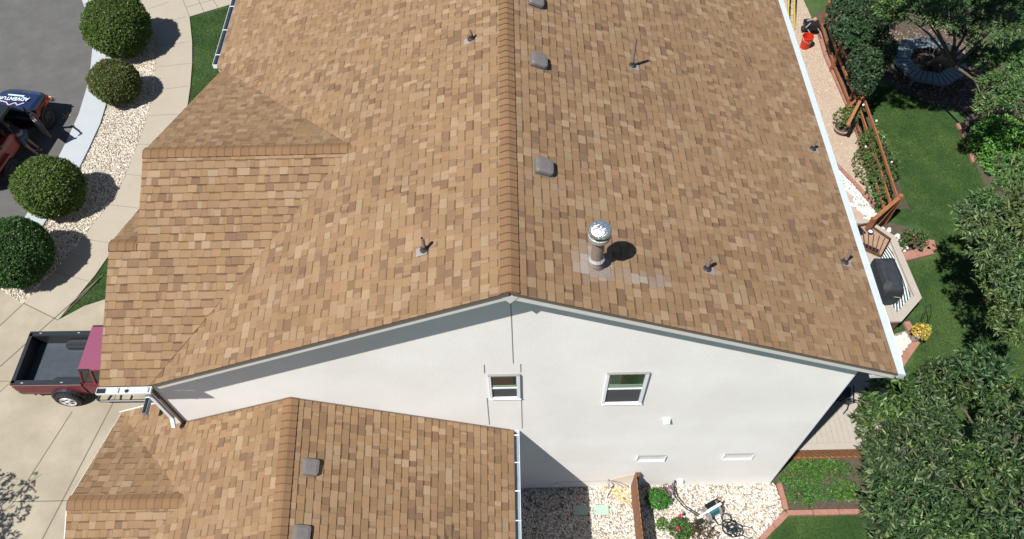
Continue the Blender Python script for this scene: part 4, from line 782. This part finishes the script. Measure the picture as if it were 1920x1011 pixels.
MB().box((-.12,.42,.725),(.06,.1,.01),M=Matrix.Rotation(-.35,3,'Y')).build('label_patch',M['white'],gl_); MB().beam((-.08,-.58,.4),(.26,-.62,.36),.012,.03).build('strap',M['greyplastic'],gl_)
# patio chairs on the deck in the shade
def pchair(loc,rz,lab):
    c_=empty('patio_chair',loc,lab,'chair','black patio chairs',rz=rz)
    MB().box((0,0,.42),(.52,.52,.05)).build('seat',M['cloth'],c_,bevel=.02)
    m=MB()
    for k in range(6): x_=-.22+.088*k; m.tube([(x_,.26,.44),(x_*1.05,.31,.7),(x_*1.1,.40,1.0)],.012,6)
    m.tube([(-.26,.40,1.0),(.26,.40,1.0)],.018,6); m.build('backrest',M['black'],c_)
    for sx in (-1,1):
        MB().tube([(sx*.26,-.22,.62),(sx*.28,.28,.66)],.018,6).build('armrest',M['black'],c_)
        for sy in (-1,1): MB().tube([(sx*.24,sy*.22,.42),(sx*.28,sy*.27,.2),(sx*.25,sy*.34,0)],.016,6).build('leg',M['black'],c_)
    return c_
pchair((8.55,1.95,DZ),2.8,'black patio chair with curved legs on the sunlit deck edge')
pchair((8.6,3.0,DZ),.3,'black patio chair with slatted back under the gutter corner')
tb=empty('patio_table',(7.6,2.2,DZ),'dark patio table close against the house wall','table'); MB().lathe([(.5,.68),(.52,.70),(.5,.72)],(0,0,0),24).build('tabletop',M['black'],tb); MB().lathe([(.25,0),(.04,.05),(.04,.68)],(0,0,0),12).build('pedestal',M['black'],tb)
# rail fence with vines
rf=empty('rail_fence',(12.05,13,0),'brown three rail garden fence tangled with climbing rose','fence')
def rr(p): return (p[0]-12.05,p[1]-13,p[2])
posts=[(12.08,17.9),(12.0,15.6),(12.08,13.6),(12.05,11.2),(11.95,8.45)]
for h in (.35,.8,1.25):
    m=MB()
    for a,b in zip(posts[:-1],posts[1:]): m.beam(rr((*a,h)),rr((*b,h)),.04,.12)
    m.build('rail',M['cedar'],rf)
for p_ in posts: MB().box(rr((*p_,.68)),(.10,.10,1.36)).build('post',M['cedar'],rf)
m=MB(); m.beam(rr((12.05,12.95,1.4)),rr((11.35,11.85,1.0)),.1,.06).beam(rr((12.05,12.95,1.4)),rr((11.6,12.9,.6)),.08,.05); m.build('brace',M['cedar'],rf)
gt=empty('garden_gate',(11.95,8.4,0),'brown wooden gate panel with diagonal brace between fence and deck','gate')
ga,gb=Vector((0,0)),Vector((-1.05,-.85)); m=MB()
for k in range(8):
    a=ga.lerp(gb,k/8+.01);b=ga.lerp(gb,(k+1)/8-.01); m.beam((a.x,a.y,.7),(b.x,b.y,.7),.02,1.2)
m.build('panel',M['cedardark'],gt); m=MB(); m.beam((ga.x+.05,ga.y+.04,1.42),(gb.x,gb.y,1.42),.12,.05); m.build('top_rail',M['cedar'],gt)
MB().beam((ga.x+.04,ga.y-.03,1.35),(gb.x+.04,gb.y-.03,.15),.03,.09).beam((ga.x+.04,ga.y-.03,.12),(gb.x+.04,gb.y-.03,.12),.03,.09).build('brace',M['cedar'],gt)
for c_ in (ga,gb): MB().box((c_.x,c_.y,.75),(.12,.12,1.5)).build('post',M['cedar'],gt)
# bench round the tree
be=empty('tree_bench',(15.55,15.6,0),'weathered grey slatted bench built in a ring around the tree','bench')
N=7; R0,R1=.74,1.36
for k in range(N):
    a0=math.radians(20+k*360/N); a1=math.radians(20+(k+1)*360/N)
    A=Vector((math.cos(a0),math.sin(a0)));B=Vector((math.cos(a1),math.sin(a1))); m=MB(); ns=5
    for s_ in range(ns):
        t0,t1=(s_+.09)/ns,(s_+.91)/ns; q=[A.lerp(B,t0)*R0,A.lerp(B,t1)*R0,A.lerp(B,t1)*R1,A.lerp(B,t0)*R1]; m.prism([(p.x,p.y) for p in q],.42,.45)
    m.build('seat_slats',M['bench'],be); m=MB(); m.beam((*(A*(R1-.05)),.36),(*(B*(R1-.05)),.36),.03,.1); m.beam((*(A*R1*.9),0),(*(A*R1*.9),.42),.08,.08); m.build('leg_frame',M['bench'],be)
# far cedar fence, right edge
ff=empty('cedar_fence',(18.0,12,0),'reddish cedar board fence behind the trees at the right edge','fence'); m=MB(); y=-6
while y<1: m.box2((-.01,y,.05),(.01,y+.14,1.6)); y+=.146
m.build('board',M['cedar'],ff); MB().box2((.012,-6,.4),(.05,1,.5)).box2((.012,-6,1.2),(.05,1,1.3)).build('rail',M['cedar'],ff)
# bucket, ladder, bin, at the top
b=empty('bucket',(11.32,16.95,.02),'bright red plastic bucket standing on pea gravel by the gutter','bucket')
b.scale=(1.35,1.35,1.35)
MB().lathe([(.125,0),(.15,.36),(.16,.37),(.16,.39),(.145,.39),(.12,.02),(.01,.02)],(0,0,0),24).build('pail',M['bucket'],b,smooth=False); MB().tube([(-.155,0,.37),(-.12,-.1,.30),(0,-.17,.26),(.12,-.1,.30),(.155,0,.37)],.005,5).build('handle',M['alubright'],b)
ld=empty('ladder',(11.05,18.9,0),'yellow fibreglass ladder leaning up near the roof gutter','ladder'); rot=Matrix.Rotation(0,3,'Z')
for s_ in (-.2,.2): MB().beam((s_*.6+.0,-.9,.05),(s_*.6-.5,2.6,4.0),.03,.09).build('rail',M['yellow'],ld)
[MB().tube([(-.12-.5*k/12,-.9+3.5*k/12,.05+3.95*k/12),(.12-.5*k/12,-.9+3.5*k/12,.05+3.95*k/12)],.014,6).build('rung',M['alubright'],ld) for k in range(1,12)]
wb=empty('tool_cart',(11.65,17.75,0),'dark cart piled with tools next to the red bucket','cart')
MB().box((0,0,.42),(.5,.42,.25),taper=1.15).build('tray',M['black'],wb,bevel=.03)
for s_ in (-.2,.2): MB().tube([(s_,-.15,.4),(s_,-.6,.5)],.018,6).build('handle',M['greyplastic'],wb); MB().lathe([(.13,-.03),(.13,.03)],(s_*1.1,.12,.13),16,M=Matrix.Rotation(math.pi/2,3,'Y')).build('wheel',M['tyre'],wb)
MB().beam((-.2,.05,.58),(.2,.12,.6),.05,.04).beam((-.1,-.1,.58),(-.35,-.4,.62),.04,.03).build('tool',M['greyplastic'],wb); MB().lathe([(.08,.55),(.09,.62),(.03,.68)],(.12,.1,0),12).build('tool',mat('tan_grip',(.4,.2,.1),rough=.6),wb)
# ================================================================ PICKUP
tr=empty('pickup_truck',(-11.5,3.62,0),'maroon compact pickup truck with empty black lined bed parked on the drive','truck',rz=math.radians(-.5))
X0=-2.42   # tail
def tp(x,y,z): return (x,y,z)
hw=.84
# bed sides outer: skinned sections
def panel(side):
    m=MB(); sec=[(.80,1.08),(.845,1.06),(.86,.85),(.87,.68),(.84,.50),(.76,.42)]; xs=[X0,X0+.06,X0+1.0,-.46]; vs=[];fs=[]
    for i,x_ in enumerate(xs):
        k=.96 if i==0 else 1
        for (y_,z_) in sec: vs.append((x_,side*y_*k,z_))
    n=len(sec)
    for i in range(len(xs)-1):
        for q in range(n-1): fs.append((i*n+q,i*n+q+1,(i+1)*n+q+1,(i+1)*n+q) if side>0 else (i*n+q,(i+1)*n+q,(i+1)*n+q+1,i*n+q+1))
    m.add(vs,fs); m.box2((X0+.02,side*.74,.45),(-.46,side*.80,1.06)); return m
for s_ in (-1,1): panel(s_).build('bed_side',M['maroon'],tr,smooth=False)
MB().box2((X0,-.76,.42),(X0+.05,.76,1.07)).build('tailgate',M['maroon'],tr,bevel=.01)
bl=MB()
MB().box2((X0+.07,-.72,.60),(-.48,.72,.63)).build('bed_floor',mat('bed_floor',(.026,.034,.044),rough=.5,noise=.25,nscale=5,k=1),tr)
for s_ in (-1,1): bl.box2((X0+.03,s_*.70,.63),(-.46,s_*.74,1.06)); bl.box2((X0,s_*.70,1.075),(-.46,s_*.845,1.10)); 
bl.box2((X0+.05,-.7,.63),(X0+.09,.7,1.06)); bl.box2((X0-.005,-.78,1.072),(X0+.10,.78,1.10)); bl.box2((-.52,-.7,.63),(-.48,.7,1.08))
ln=bl.build('bed_liner',M['liner'],tr)
m=MB()
for k in range(21): yy=-.66+.066*k; m.box2((X0+.10,yy,.631),(-.53,yy+.03,.643))
m.build('floor_rib',mat('floor_rib',(.036,.047,.06),rough=.45,noise=.2,nscale=5,k=1),ln)
for s_ in (-1,1): MB().box2((-1.45,s_*.46,.63),(-.62,s_*.70,.85)).build('wheel_hump',M['liner'],ln,bevel=.05)
for xx,yy in ((-2.1,.78),(-1.0,.78),(-2.1,-.78),(-1.0,-.78)): MB().box((xx,yy,1.104),(.06,.03,.006)).build('rail_cap',M['alubright'],ln)
MB().box2((X0-.12,-.8,.38),(X0-.005,.8,.52)).build('bumper',M['chrome'],tr,bevel=.03)
for s_ in (-1,1): MB().box2((X0-.012,s_*.77,.72),(X0+.04,s_*.84,.98)).build('tail_light',M['taill'],tr)
# cab lower and hood
def loft(secs,name,m_,parent,bev=0,smooth=False):
    n=len(secs[0]); vs=[v for s_ in secs for v in s_]; fs=[(i*n+k,i*n+(k+1)%n,(i+1)*n+(k+1)%n,(i+1)*n+k) for i in range(len(secs)-1) for k in range(n)]+[tuple(range(n))[::-1],tuple(range((len(secs)-1)*n,len(secs)*n))]
    return MB().add(vs,fs).build(name,m_,parent,smooth=smooth,bevel=bev)
def ring(x,yw,z0,z1,k=.9): return [(x,-yw*k,z0),(x,-yw,z0+.12),(x,-yw,z1-.12),(x,-yw*.93,z1),(x,yw*.93,z1),(x,yw,z1-.12),(x,yw,z0+.12),(x,yw*k,z0)]
loft([ring(-.44,.85,.40,1.10),ring(.3,.86,.40,1.10),ring(1.25,.86,.40,1.08),ring(2.2,.84,.40,1.0),ring(2.42,.76,.45,.9)],'cab_body',M['maroon'],tr,bev=.015)
# greenhouse
def ring2(x,yb,yt,z0,z1): return [(x,-yb,z0),(x,-yt,z1),(x,yt,z1),(x,yb,z0)]
gh=MB(); 
secs=[[(-.42,-.80,1.08),(-.42,.80,1.08)],]
vs=[(-.42,-.80,1.09),(1.25,-.80,1.07),(1.25,.80,1.07),(-.42,.80,1.09),(-.30,-.66,1.60),(.70,-.66,1.62),(.70,.66,1.62),(-.30,.66,1.60)]
gh.add(vs,[(0,1,5,4),(1,2,6,5),(2,3,7,6),(3,0,4,7),(4,5,6,7)]); gh.build('cab_windows',M['carglass'],tr)
m=MB(); m.box((.20,0,1.63),(1.06,1.34,.05)); m.build('cab_roof',M['roofpink'],tr,bevel=.02)
pl=MB()
for s_ in (-1,1):
    for a,b in (((-.40,s_*.805,1.08),(-.29,s_*.665,1.60)),((.55,s_*.805,1.08),(.32,s_*.665,1.6)),((1.25,s_*.80,1.07),(.72,s_*.665,1.61)),((-.05,s_*.805,1.08),(-.0,s_*.665,1.60))): pl.beam(a,b,.07,.05)
    pl.beam((-.33,s_*.67,1.6),(.72,s_*.67,1.6),.05,.05); pl.beam((-.42,s_*.81,1.085),(1.25,s_*.81,1.07),.04,.04)
pl.beam((-.42,-.8,1.1),(-.42,.8,1.1),.05,.05); pl.beam((-.31,-.66,1.6),(-.31,.66,1.6),.05,.05); pl.build('pillar',M['maroon'],tr)
for s_ in (-1,1):
    MB().beam((-.30,s_*.672,1.635),(-.02,s_*.672,1.635),.07,.02).build('roof_trim',M['black'],tr)
    st=MB(); st.tube([(-.25,s_*.80,.38),(-.3,s_*.96,.33),(-.2,s_*1.0,.33),(1.2,s_*1.0,.33),(1.3,s_*.96,.33),(1.25,s_*.8,.38)],.04,8)
    st.tube([(.35,s_*.8,.38),(.35,s_*1.0,.33)],.03,8)
    st.build('side_step',M['black'],tr)
    MB().box2((1.0,s_*.9,1.05),(1.1,s_*1.06,1.2)).build('mirror',M['black'],tr,bevel=.02)
    MB().box2((.3,s_*.868,.88),(.45,s_*.885,.91)).build('door_handle',M['black'],tr)
    MB().box2((2.36,s_*.45,.72),(2.46,s_*.72,.88)).build('headlight',M['white'],tr,bevel=.01)
MB().box2((2.44,-.42,.66),(2.47,.42,.88)).build('grille',M['black'],tr); MB().box2((2.4,-.8,.42),(2.55,.8,.58)).build('bumper',M['chrome'],tr,bevel=.02)
def wheel(parent,x,y,s_,r,w,rim):
    o=MB().lathe([(r*.62,-w/2),(r*.92,-w/2),(r,-w*.3),(r,w*.3),(r*.92,w/2),(r*.62,w/2)],(x,y,r),28,M=Matrix.Rotation(math.pi/2,3,'X')).build('wheel',M['tyre'],parent,smooth=False)
    yy=y+s_*w*.5; d=MB(); d.lathe([(r*.63,-.02),(r*.60,.02),(r*.52,.0),(r*.2,.005),(r*.12,.03)],(x,yy,r),24,M=Matrix.Rotation(-s_*math.pi/2,3,'X')); d.build('rim',rim,o,smooth=False)
    h=MB()
    for k in range(5): a=k*1.2566+.3; h.box((x+math.cos(a)*r*.36,yy+s_*.012,r+math.sin(a)*r*.36),(r*.20,.012,r*.14),M=Matrix.Rotation(-a,3,'Y'))
    h.build('rim_hole',M['black'],o)
    t_=MB()
    for k in range(34): a=k*2*math.pi/34; t_.box((x+math.cos(a)*r*1.0,y,r+math.sin(a)*r*1.0),(.02,w*.8,.028),M=Matrix.Rotation(-a,3,'Y'))
    t_.build('tread',M['tyre'],o)
def flare(parent,x,s_,yy,r,m_=M['black'] if False else None):
    m=MB(); n=12; vs=[]
    for k in range(n+1):
        a=math.pi*k/n; 
        for rr_,yo in ((r*1.12,0),(r*1.26,0),(r*1.24,s_*.09),(r*1.12,s_*.09)): vs.append((x+math.cos(a)*rr_,yy+yo,r+math.sin(a)*rr_*.98))
    m.add(vs,[(i*4+q,i*4+(q+1)%4,(i+1)*4+(q+1)%4,(i+1)*4+q) for i in range(n) for q in range(4)]); m.build('wheel_arch',m_ or M['liner'],parent)
for s_ in (-1,1):
    for xx in (-1.10,1.55): wheel(tr,xx,s_*.90,s_,.37,.25,mat('alloy',(.62,.62,.64),rough=.35,metal=.5,k=1)); flare(tr,xx,s_,s_*.84,.37)
MB().tube([(-1.75,-.6,.40),(-1.9,-.83,.38)],.035,8).build('exhaust',M['black'],tr)
# ================================================================ JEEP
jp=empty('off_road_car',(-17.83,12.66,0),'red off road car with blue hood and open passenger door at the kerb','car',rz=math.radians(80.5))
# local: +x forward, -y = passenger (camera) side
loft([ring(-1.9,.78,.5,1.15),ring(-.2,.78,.5,1.15)],'rear_body',M['red'],jp,bev=.02)
loft([[(-.2,-.76,.5),(-.2,-.76,.75),(-.2,.76,.75),(-.2,.76,.5)],[(.75,-.76,.5),(.75,-.76,.75),(.75,.76,.75),(.75,.76,.5)]],'sill_floor',M['black'],jp)
MB().box2((-.2,.70,.5),(.75,.78,1.12)).build('door',M['red'],jp)
def hr_(x,w,z,zl): return [(x,-w,zl),(x,-w,z-.10),(x,-w*.9,z-.02),(x,-w*.5,z+.015),(x,0,z+.03),(x,w*.5,z+.015),(x,w*.9,z-.02),(x,w,z-.10),(x,w,zl)]
loft([hr_(.70,.84,1.20,.96),hr_(1.2,.84,1.17,.95),hr_(1.7,.80,1.10,.90),hr_(1.93,.70,1.0,.84)],'hood',M['blue'],jp,bev=.01,smooth=False)
for s_ in (-1,1):
    loft([[(.70,s_*.70,.55),(.70,s_*.88,.55),(.70,s_*.86,.97),(.70,s_*.60,.97)],[(.86,s_*.70,.78),(.86,s_*.92,.76),(.86,s_*.86,.965),(.86,s_*.6,.965)],[(1.70,s_*.66,.80),(1.70,s_*.92,.78),(1.70,s_*.83,.92),(1.70,s_*.55,.92)],[(1.98,s_*.56,.55),(1.98,s_*.84,.60),(1.98,s_*.74,.84),(1.98,s_*.5,.84)]],'fender',M['red'],jp,bev=.01)
    MB().box2((-1.9,s_*.76,.85),(-.95,s_*.94,.92)).build('fender',M['red'],jp,bev=0) if False else MB().box2((-1.9,s_*.76,.85),(-.95,s_*.94,.92)).build('fender',M['red'],jp)
    MB().box2((1.9,s_*.66,.72),(1.95,s_*.88,.80)).build('turn_signal',M['amber'],jp)
    MB().lathe([(.10,0),(.085,.03)],(1.84,s_*.40,.88),16,M=Matrix.Rotation(math.pi/2,3,'Y')).build('headlight',M['white'],jp)
    for xx in (1.28,-1.28): wheel(jp,xx,s_*.80,s_,.42,.28,M['black'])
MB().box2((1.95,-.85,.5),(2.1,.85,.66)).build('bumper',M['alubright'],jp,bevel=.03); MB().box2((1.825,-.5,.62),(1.845,.5,.98)).build('grille',M['black'],jp)
gh=MB(); gh.add([(.72,-.70,1.18),(.72,.70,1.18),(.42,.66,1.72),(.42,-.66,1.72)],[(0,1,2,3)]); gh.build('windshield',mat('windshield',(.05,.08,.06),rough=.08,spec=.9,noise=.5,nscale=5),jp)
MB().beam((.73,-.72,1.17),(.41,-.68,1.74),.06,.06).beam((.73,.72,1.17),(.41,.68,1.74),.06,.06).beam((.41,-.68,1.74),(.41,.68,1.74),.07,.06).beam((.73,-.72,1.19),(.73,.72,1.19),.05,.05).build('windshield_frame',M['black'],jp)
MB().box2((-1.9,-.70,1.70),(.42,.70,1.78)).build('hard_top',M['black'],jp,bevel=.03)
for xx in (-1.88,-.95,-.22):
    for s_ in (-1,1): MB().beam((xx,s_*.74,1.14),(xx,s_*.68,1.72),.07,.06).build('pillar',M['black'],jp)
MB().box2((-1.85,-.73,1.15),(-.95,-.70,1.70)).box2((-1.85,.70,1.15),(.4,.73,1.70)).build('side_window',M['carglass'],jp)
for xx in (-.15,-1.1):
    for s_ in (-.38,.38): MB().box((xx,s_,.85),(.5,.5,.2)).box((xx-.26,s_,1.15),(.14,.48,.7)).build('car_seat',M['black'],jp,bevel=.04)
# open passenger door hinged at the cowl
dr=MB(); hx,hy=.70,-.76; a=math.radians(-118)
dx,dy=math.cos(math.pi+math.radians(62)),math.sin(math.pi+math.radians(62)); E=(hx+dx*.98,hy+dy*.98)
dr.beam((hx,hy,.82),(E[0],E[1],.82),.07,.58); o=dr.build('open_door',M['black'],jp,bevel=.015)
MB().beam((hx,hy,1.12),(hx+dx*.35,hy+dy*.35,1.68),.05,.05).beam((hx+dx*.35,hy+dy*.35,1.68),(E[0],E[1],1.66),.05,.05).beam((E[0],E[1],1.66),(E[0],E[1],1.1),.05,.05).build('window_frame',M['black'],o)
MB().beam((hx+dx*.4,hy+dy*.4,1.09),(hx+dx*.55,hy+dy*.55,1.09),.09,.03).build('door_handle',M['alubright'],o)
MB().beam((hx+.0,hy-.05,1.2),(hx+.03,hy-.28,1.24),.05,.04).box((hx+.03,hy-.36,1.28),(.06,.22,.16)).build('mirror',M['black'],jp,bevel=.01)
# spare wheel
MB().lathe([(.2,-.12),(.4,-.12),(.42,0),(.4,.12),(.2,.12)],(-2.08,0,1.0),24,M=Matrix.Rotation(math.pi/2,3,'Y')).build('spare_wheel',M['tyre'],jp)
# body side stripes (illegible lettering bands)
MB().box2((-1.75,-.783,.93),(-.3,-.7805,.97)).box2((-1.6,-.783,.78),(-1.0,-.7805,.84)).build('side_stripe',mat('dull_stripe',(.30,.09,.07),rough=.5),jp)
# hood lettering
def lettering(txt,size,m_,parent,loc,rz,name,thick=.006):
    cu=bpy.data.curves.new('txt','FONT'); cu.body=txt; cu.size=size; cu.extrude=thick; cu.offset=.006; cu.align_x='CENTER'; cu.align_y='CENTER'
    ob=bpy.data.objects.new('txt',cu); COL.objects.link(ob); bpy.context.view_layer.update(); me=bpy.data.meshes.new_from_object(ob.evaluated_get(bpy.context.evaluated_depsgraph_get())); bpy.data.objects.remove(ob)
    o=link(name,me,m_,parent); o.location=loc; o.rotation_euler=(0,math.radians(3.5),rz); return o
LR=math.pi/2
lettering('ADVENTURE',.23,M['decal'],jp,(1.30,.05,1.195),LR,'hood_lettering')
m=MB(); zz=[(-.52,0),(-.34,.12),(-.2,.03),(-.02,.15),(.14,.04),(.5,.0)]
m=MB()
for a,b in zip(zz[:-1],zz[1:]): m.beam((1.12-a[1]*1.2,a[0],1.232),(1.12-b[1]*1.2,b[0],1.232),.04,.012)
m.build('mountain_logo',M['decalpink'],jp); MB().beam((1.5,-.28,1.155),(1.5,.34,1.158),.06,.012).build('hood_lettering',M['decal'],jp)
# ================================================================ PERSON
pe=empty('person',(-17.0,12.4,0),'person in dark shirt and blue jean shorts leaning into the open car door','person')
def skinmesh(name,verts,edges,rad,m_,parent,root=0,sub=2):
    me=bpy.data.meshes.new(name); me.from_pydata(verts,edges,[]); o=link(name,me,m_,parent); sk=o.modifiers.new('s','SKIN'); sk.use_smooth_shade=True
    for i,r_ in enumerate(rad):
        v=me.skin_vertices[0].data[i]; v.radius=(r_,r_) if not isinstance(r_,tuple) else r_; v.use_root=(i==root)
    ss=o.modifiers.new('u','SUBSURF'); ss.levels=sub; ss.render_levels=sub
    bpy.context.view_layer.update(); me2=bpy.data.meshes.new_from_object(o.evaluated_get(bpy.context.evaluated_depsgraph_get())); o.modifiers.clear(); o.data=me2; return o
# local frame: person faces -x (into the car); bent forward
J=dict(pel=(0,0,.95),wa=(-.12,0,1.08),ch=(-.36,0,1.24),nk=(-.52,0,1.34),hd0=(-.60,0,1.38),hd1=(-.70,0,1.40),
 hL=(.0,.11,.90),kL=(-.06,.13,.50),aL=(.12,.15,.09),tL=(-.08,.16,.04),hR=(.0,-.11,.90),kR=(.04,-.14,.50),aR=(.28,-.16,.09),tR=(.10,-.18,.04),
 sL=(-.42,.19,1.29),eL=(-.55,.28,1.05),wL=(-.78,.24,.98),sR=(-.42,-.19,1.29),eR=(-.58,-.27,1.08),wR=(-.80,-.2,1.02),pL=(-.86,.23,.97),pR=(-.88,-.19,1.01))
ks=list(J); ed=[('pel','wa'),('wa','ch'),('ch','nk'),('nk','hd0'),('hd0','hd1'),('pel','hL'),('hL','kL'),('kL','aL'),('aL','tL'),('pel','hR'),('hR','kR'),('kR','aR'),('aR','tR'),('ch','sL'),('sL','eL'),('eL','wL'),('wL','pL'),('ch','sR'),('sR','eR'),('eR','wR'),('wR','pR')]
rd=dict(pel=.13,wa=.12,ch=.14,nk=.06,hd0=.085,hd1=.09,hL=.09,kL=.06,aL=.04,tL=.035,hR=.09,kR=.06,aR=.04,tR=.035,sL=.06,eL=.042,wL=.03,pL=.035,sR=.06,eR=.042,wR=.03,pR=.035)
bv=[J[k] for k in ks]; be_=[(ks.index(a),ks.index(b)) for a,b in ed]; br=[rd[k] for k in ks]
for s_,w in (('L','pL'),('R','pR')):   # fingers
    wi=ks.index(w); p=Vector(J[w])
    for k in range(5):
        if k<4: a=p+Vector((-.045,(-.03+.02*k),-.0)); b_=a+Vector((-.03-.004*(2-abs(k-1)),0,-.012)); c2=b_+Vector((-.018,0,-.02))
        else: a=p+Vector((.0,.04 if s_=='R' else -.04,-.01)); b_=a+Vector((-.03,.012 if s_=='R' else -.012,-.01)); c2=b_+Vector((-.015,0,-.01))
        i0=len(bv); bv+= [tuple(a),tuple(b_),tuple(c2)]; be_+=[(wi,i0),(i0,i0+1),(i0+1,i0+2)]; br+=[.010,.009,.008]
body=skinmesh('body',bv,be_,br,M['skin'],pe)
sub=lambda names:[J[k] for k in names]
skinmesh('shirt',[(.0,0,.98),(-.12,0,1.09),(-.36,0,1.245),(-.50,0,1.33),(-.42,.19,1.29),(-.52,.26,1.13),(-.42,-.19,1.29),(-.54,-.25,1.15)],[(0,1),(1,2),(2,3),(2,4),(4,5),(2,6),(6,7)],[.155,.15,.165,.085,.085,.07,.085,.07],M['tshirt'],pe)
skinmesh('shorts',[(.0,0,.95),(-.02,.11,.86),(-.05,.13,.55),(-.0,-.11,.86),(.035,-.14,.55)],[(0,1),(1,2),(0,3),(3,4)],[.155,.115,.10,.115,.10],M['jeans'],pe)
for kx in (('aL','tL'),('aR','tR')):
    a=Vector(J[kx[0]]);b_=Vector(J[kx[1]]); skinmesh('shoe',[(a.x+.05,a.y,.06),(a.x-.08,a.y,.06),(b_.x-.05,b_.y,.045)],[(0,1),(1,2)],[.05,.05,.045],M['shoe'],pe)
    MB().box((a.x-.07,a.y,.015),(.29,.10,.03)).build('sole',M['sole'],pe,bevel=.01)
MB().lathe([(.02,-.09),(.085,-.06),(.107,0),(.09,.06),(.03,.095)],(-.665,0,1.43),16).build('hair',M['hair'],pe,smooth=True)
pe.rotation_euler=(0,0,math.radians(-10)); pe.location=(-17.0,12.45,0)
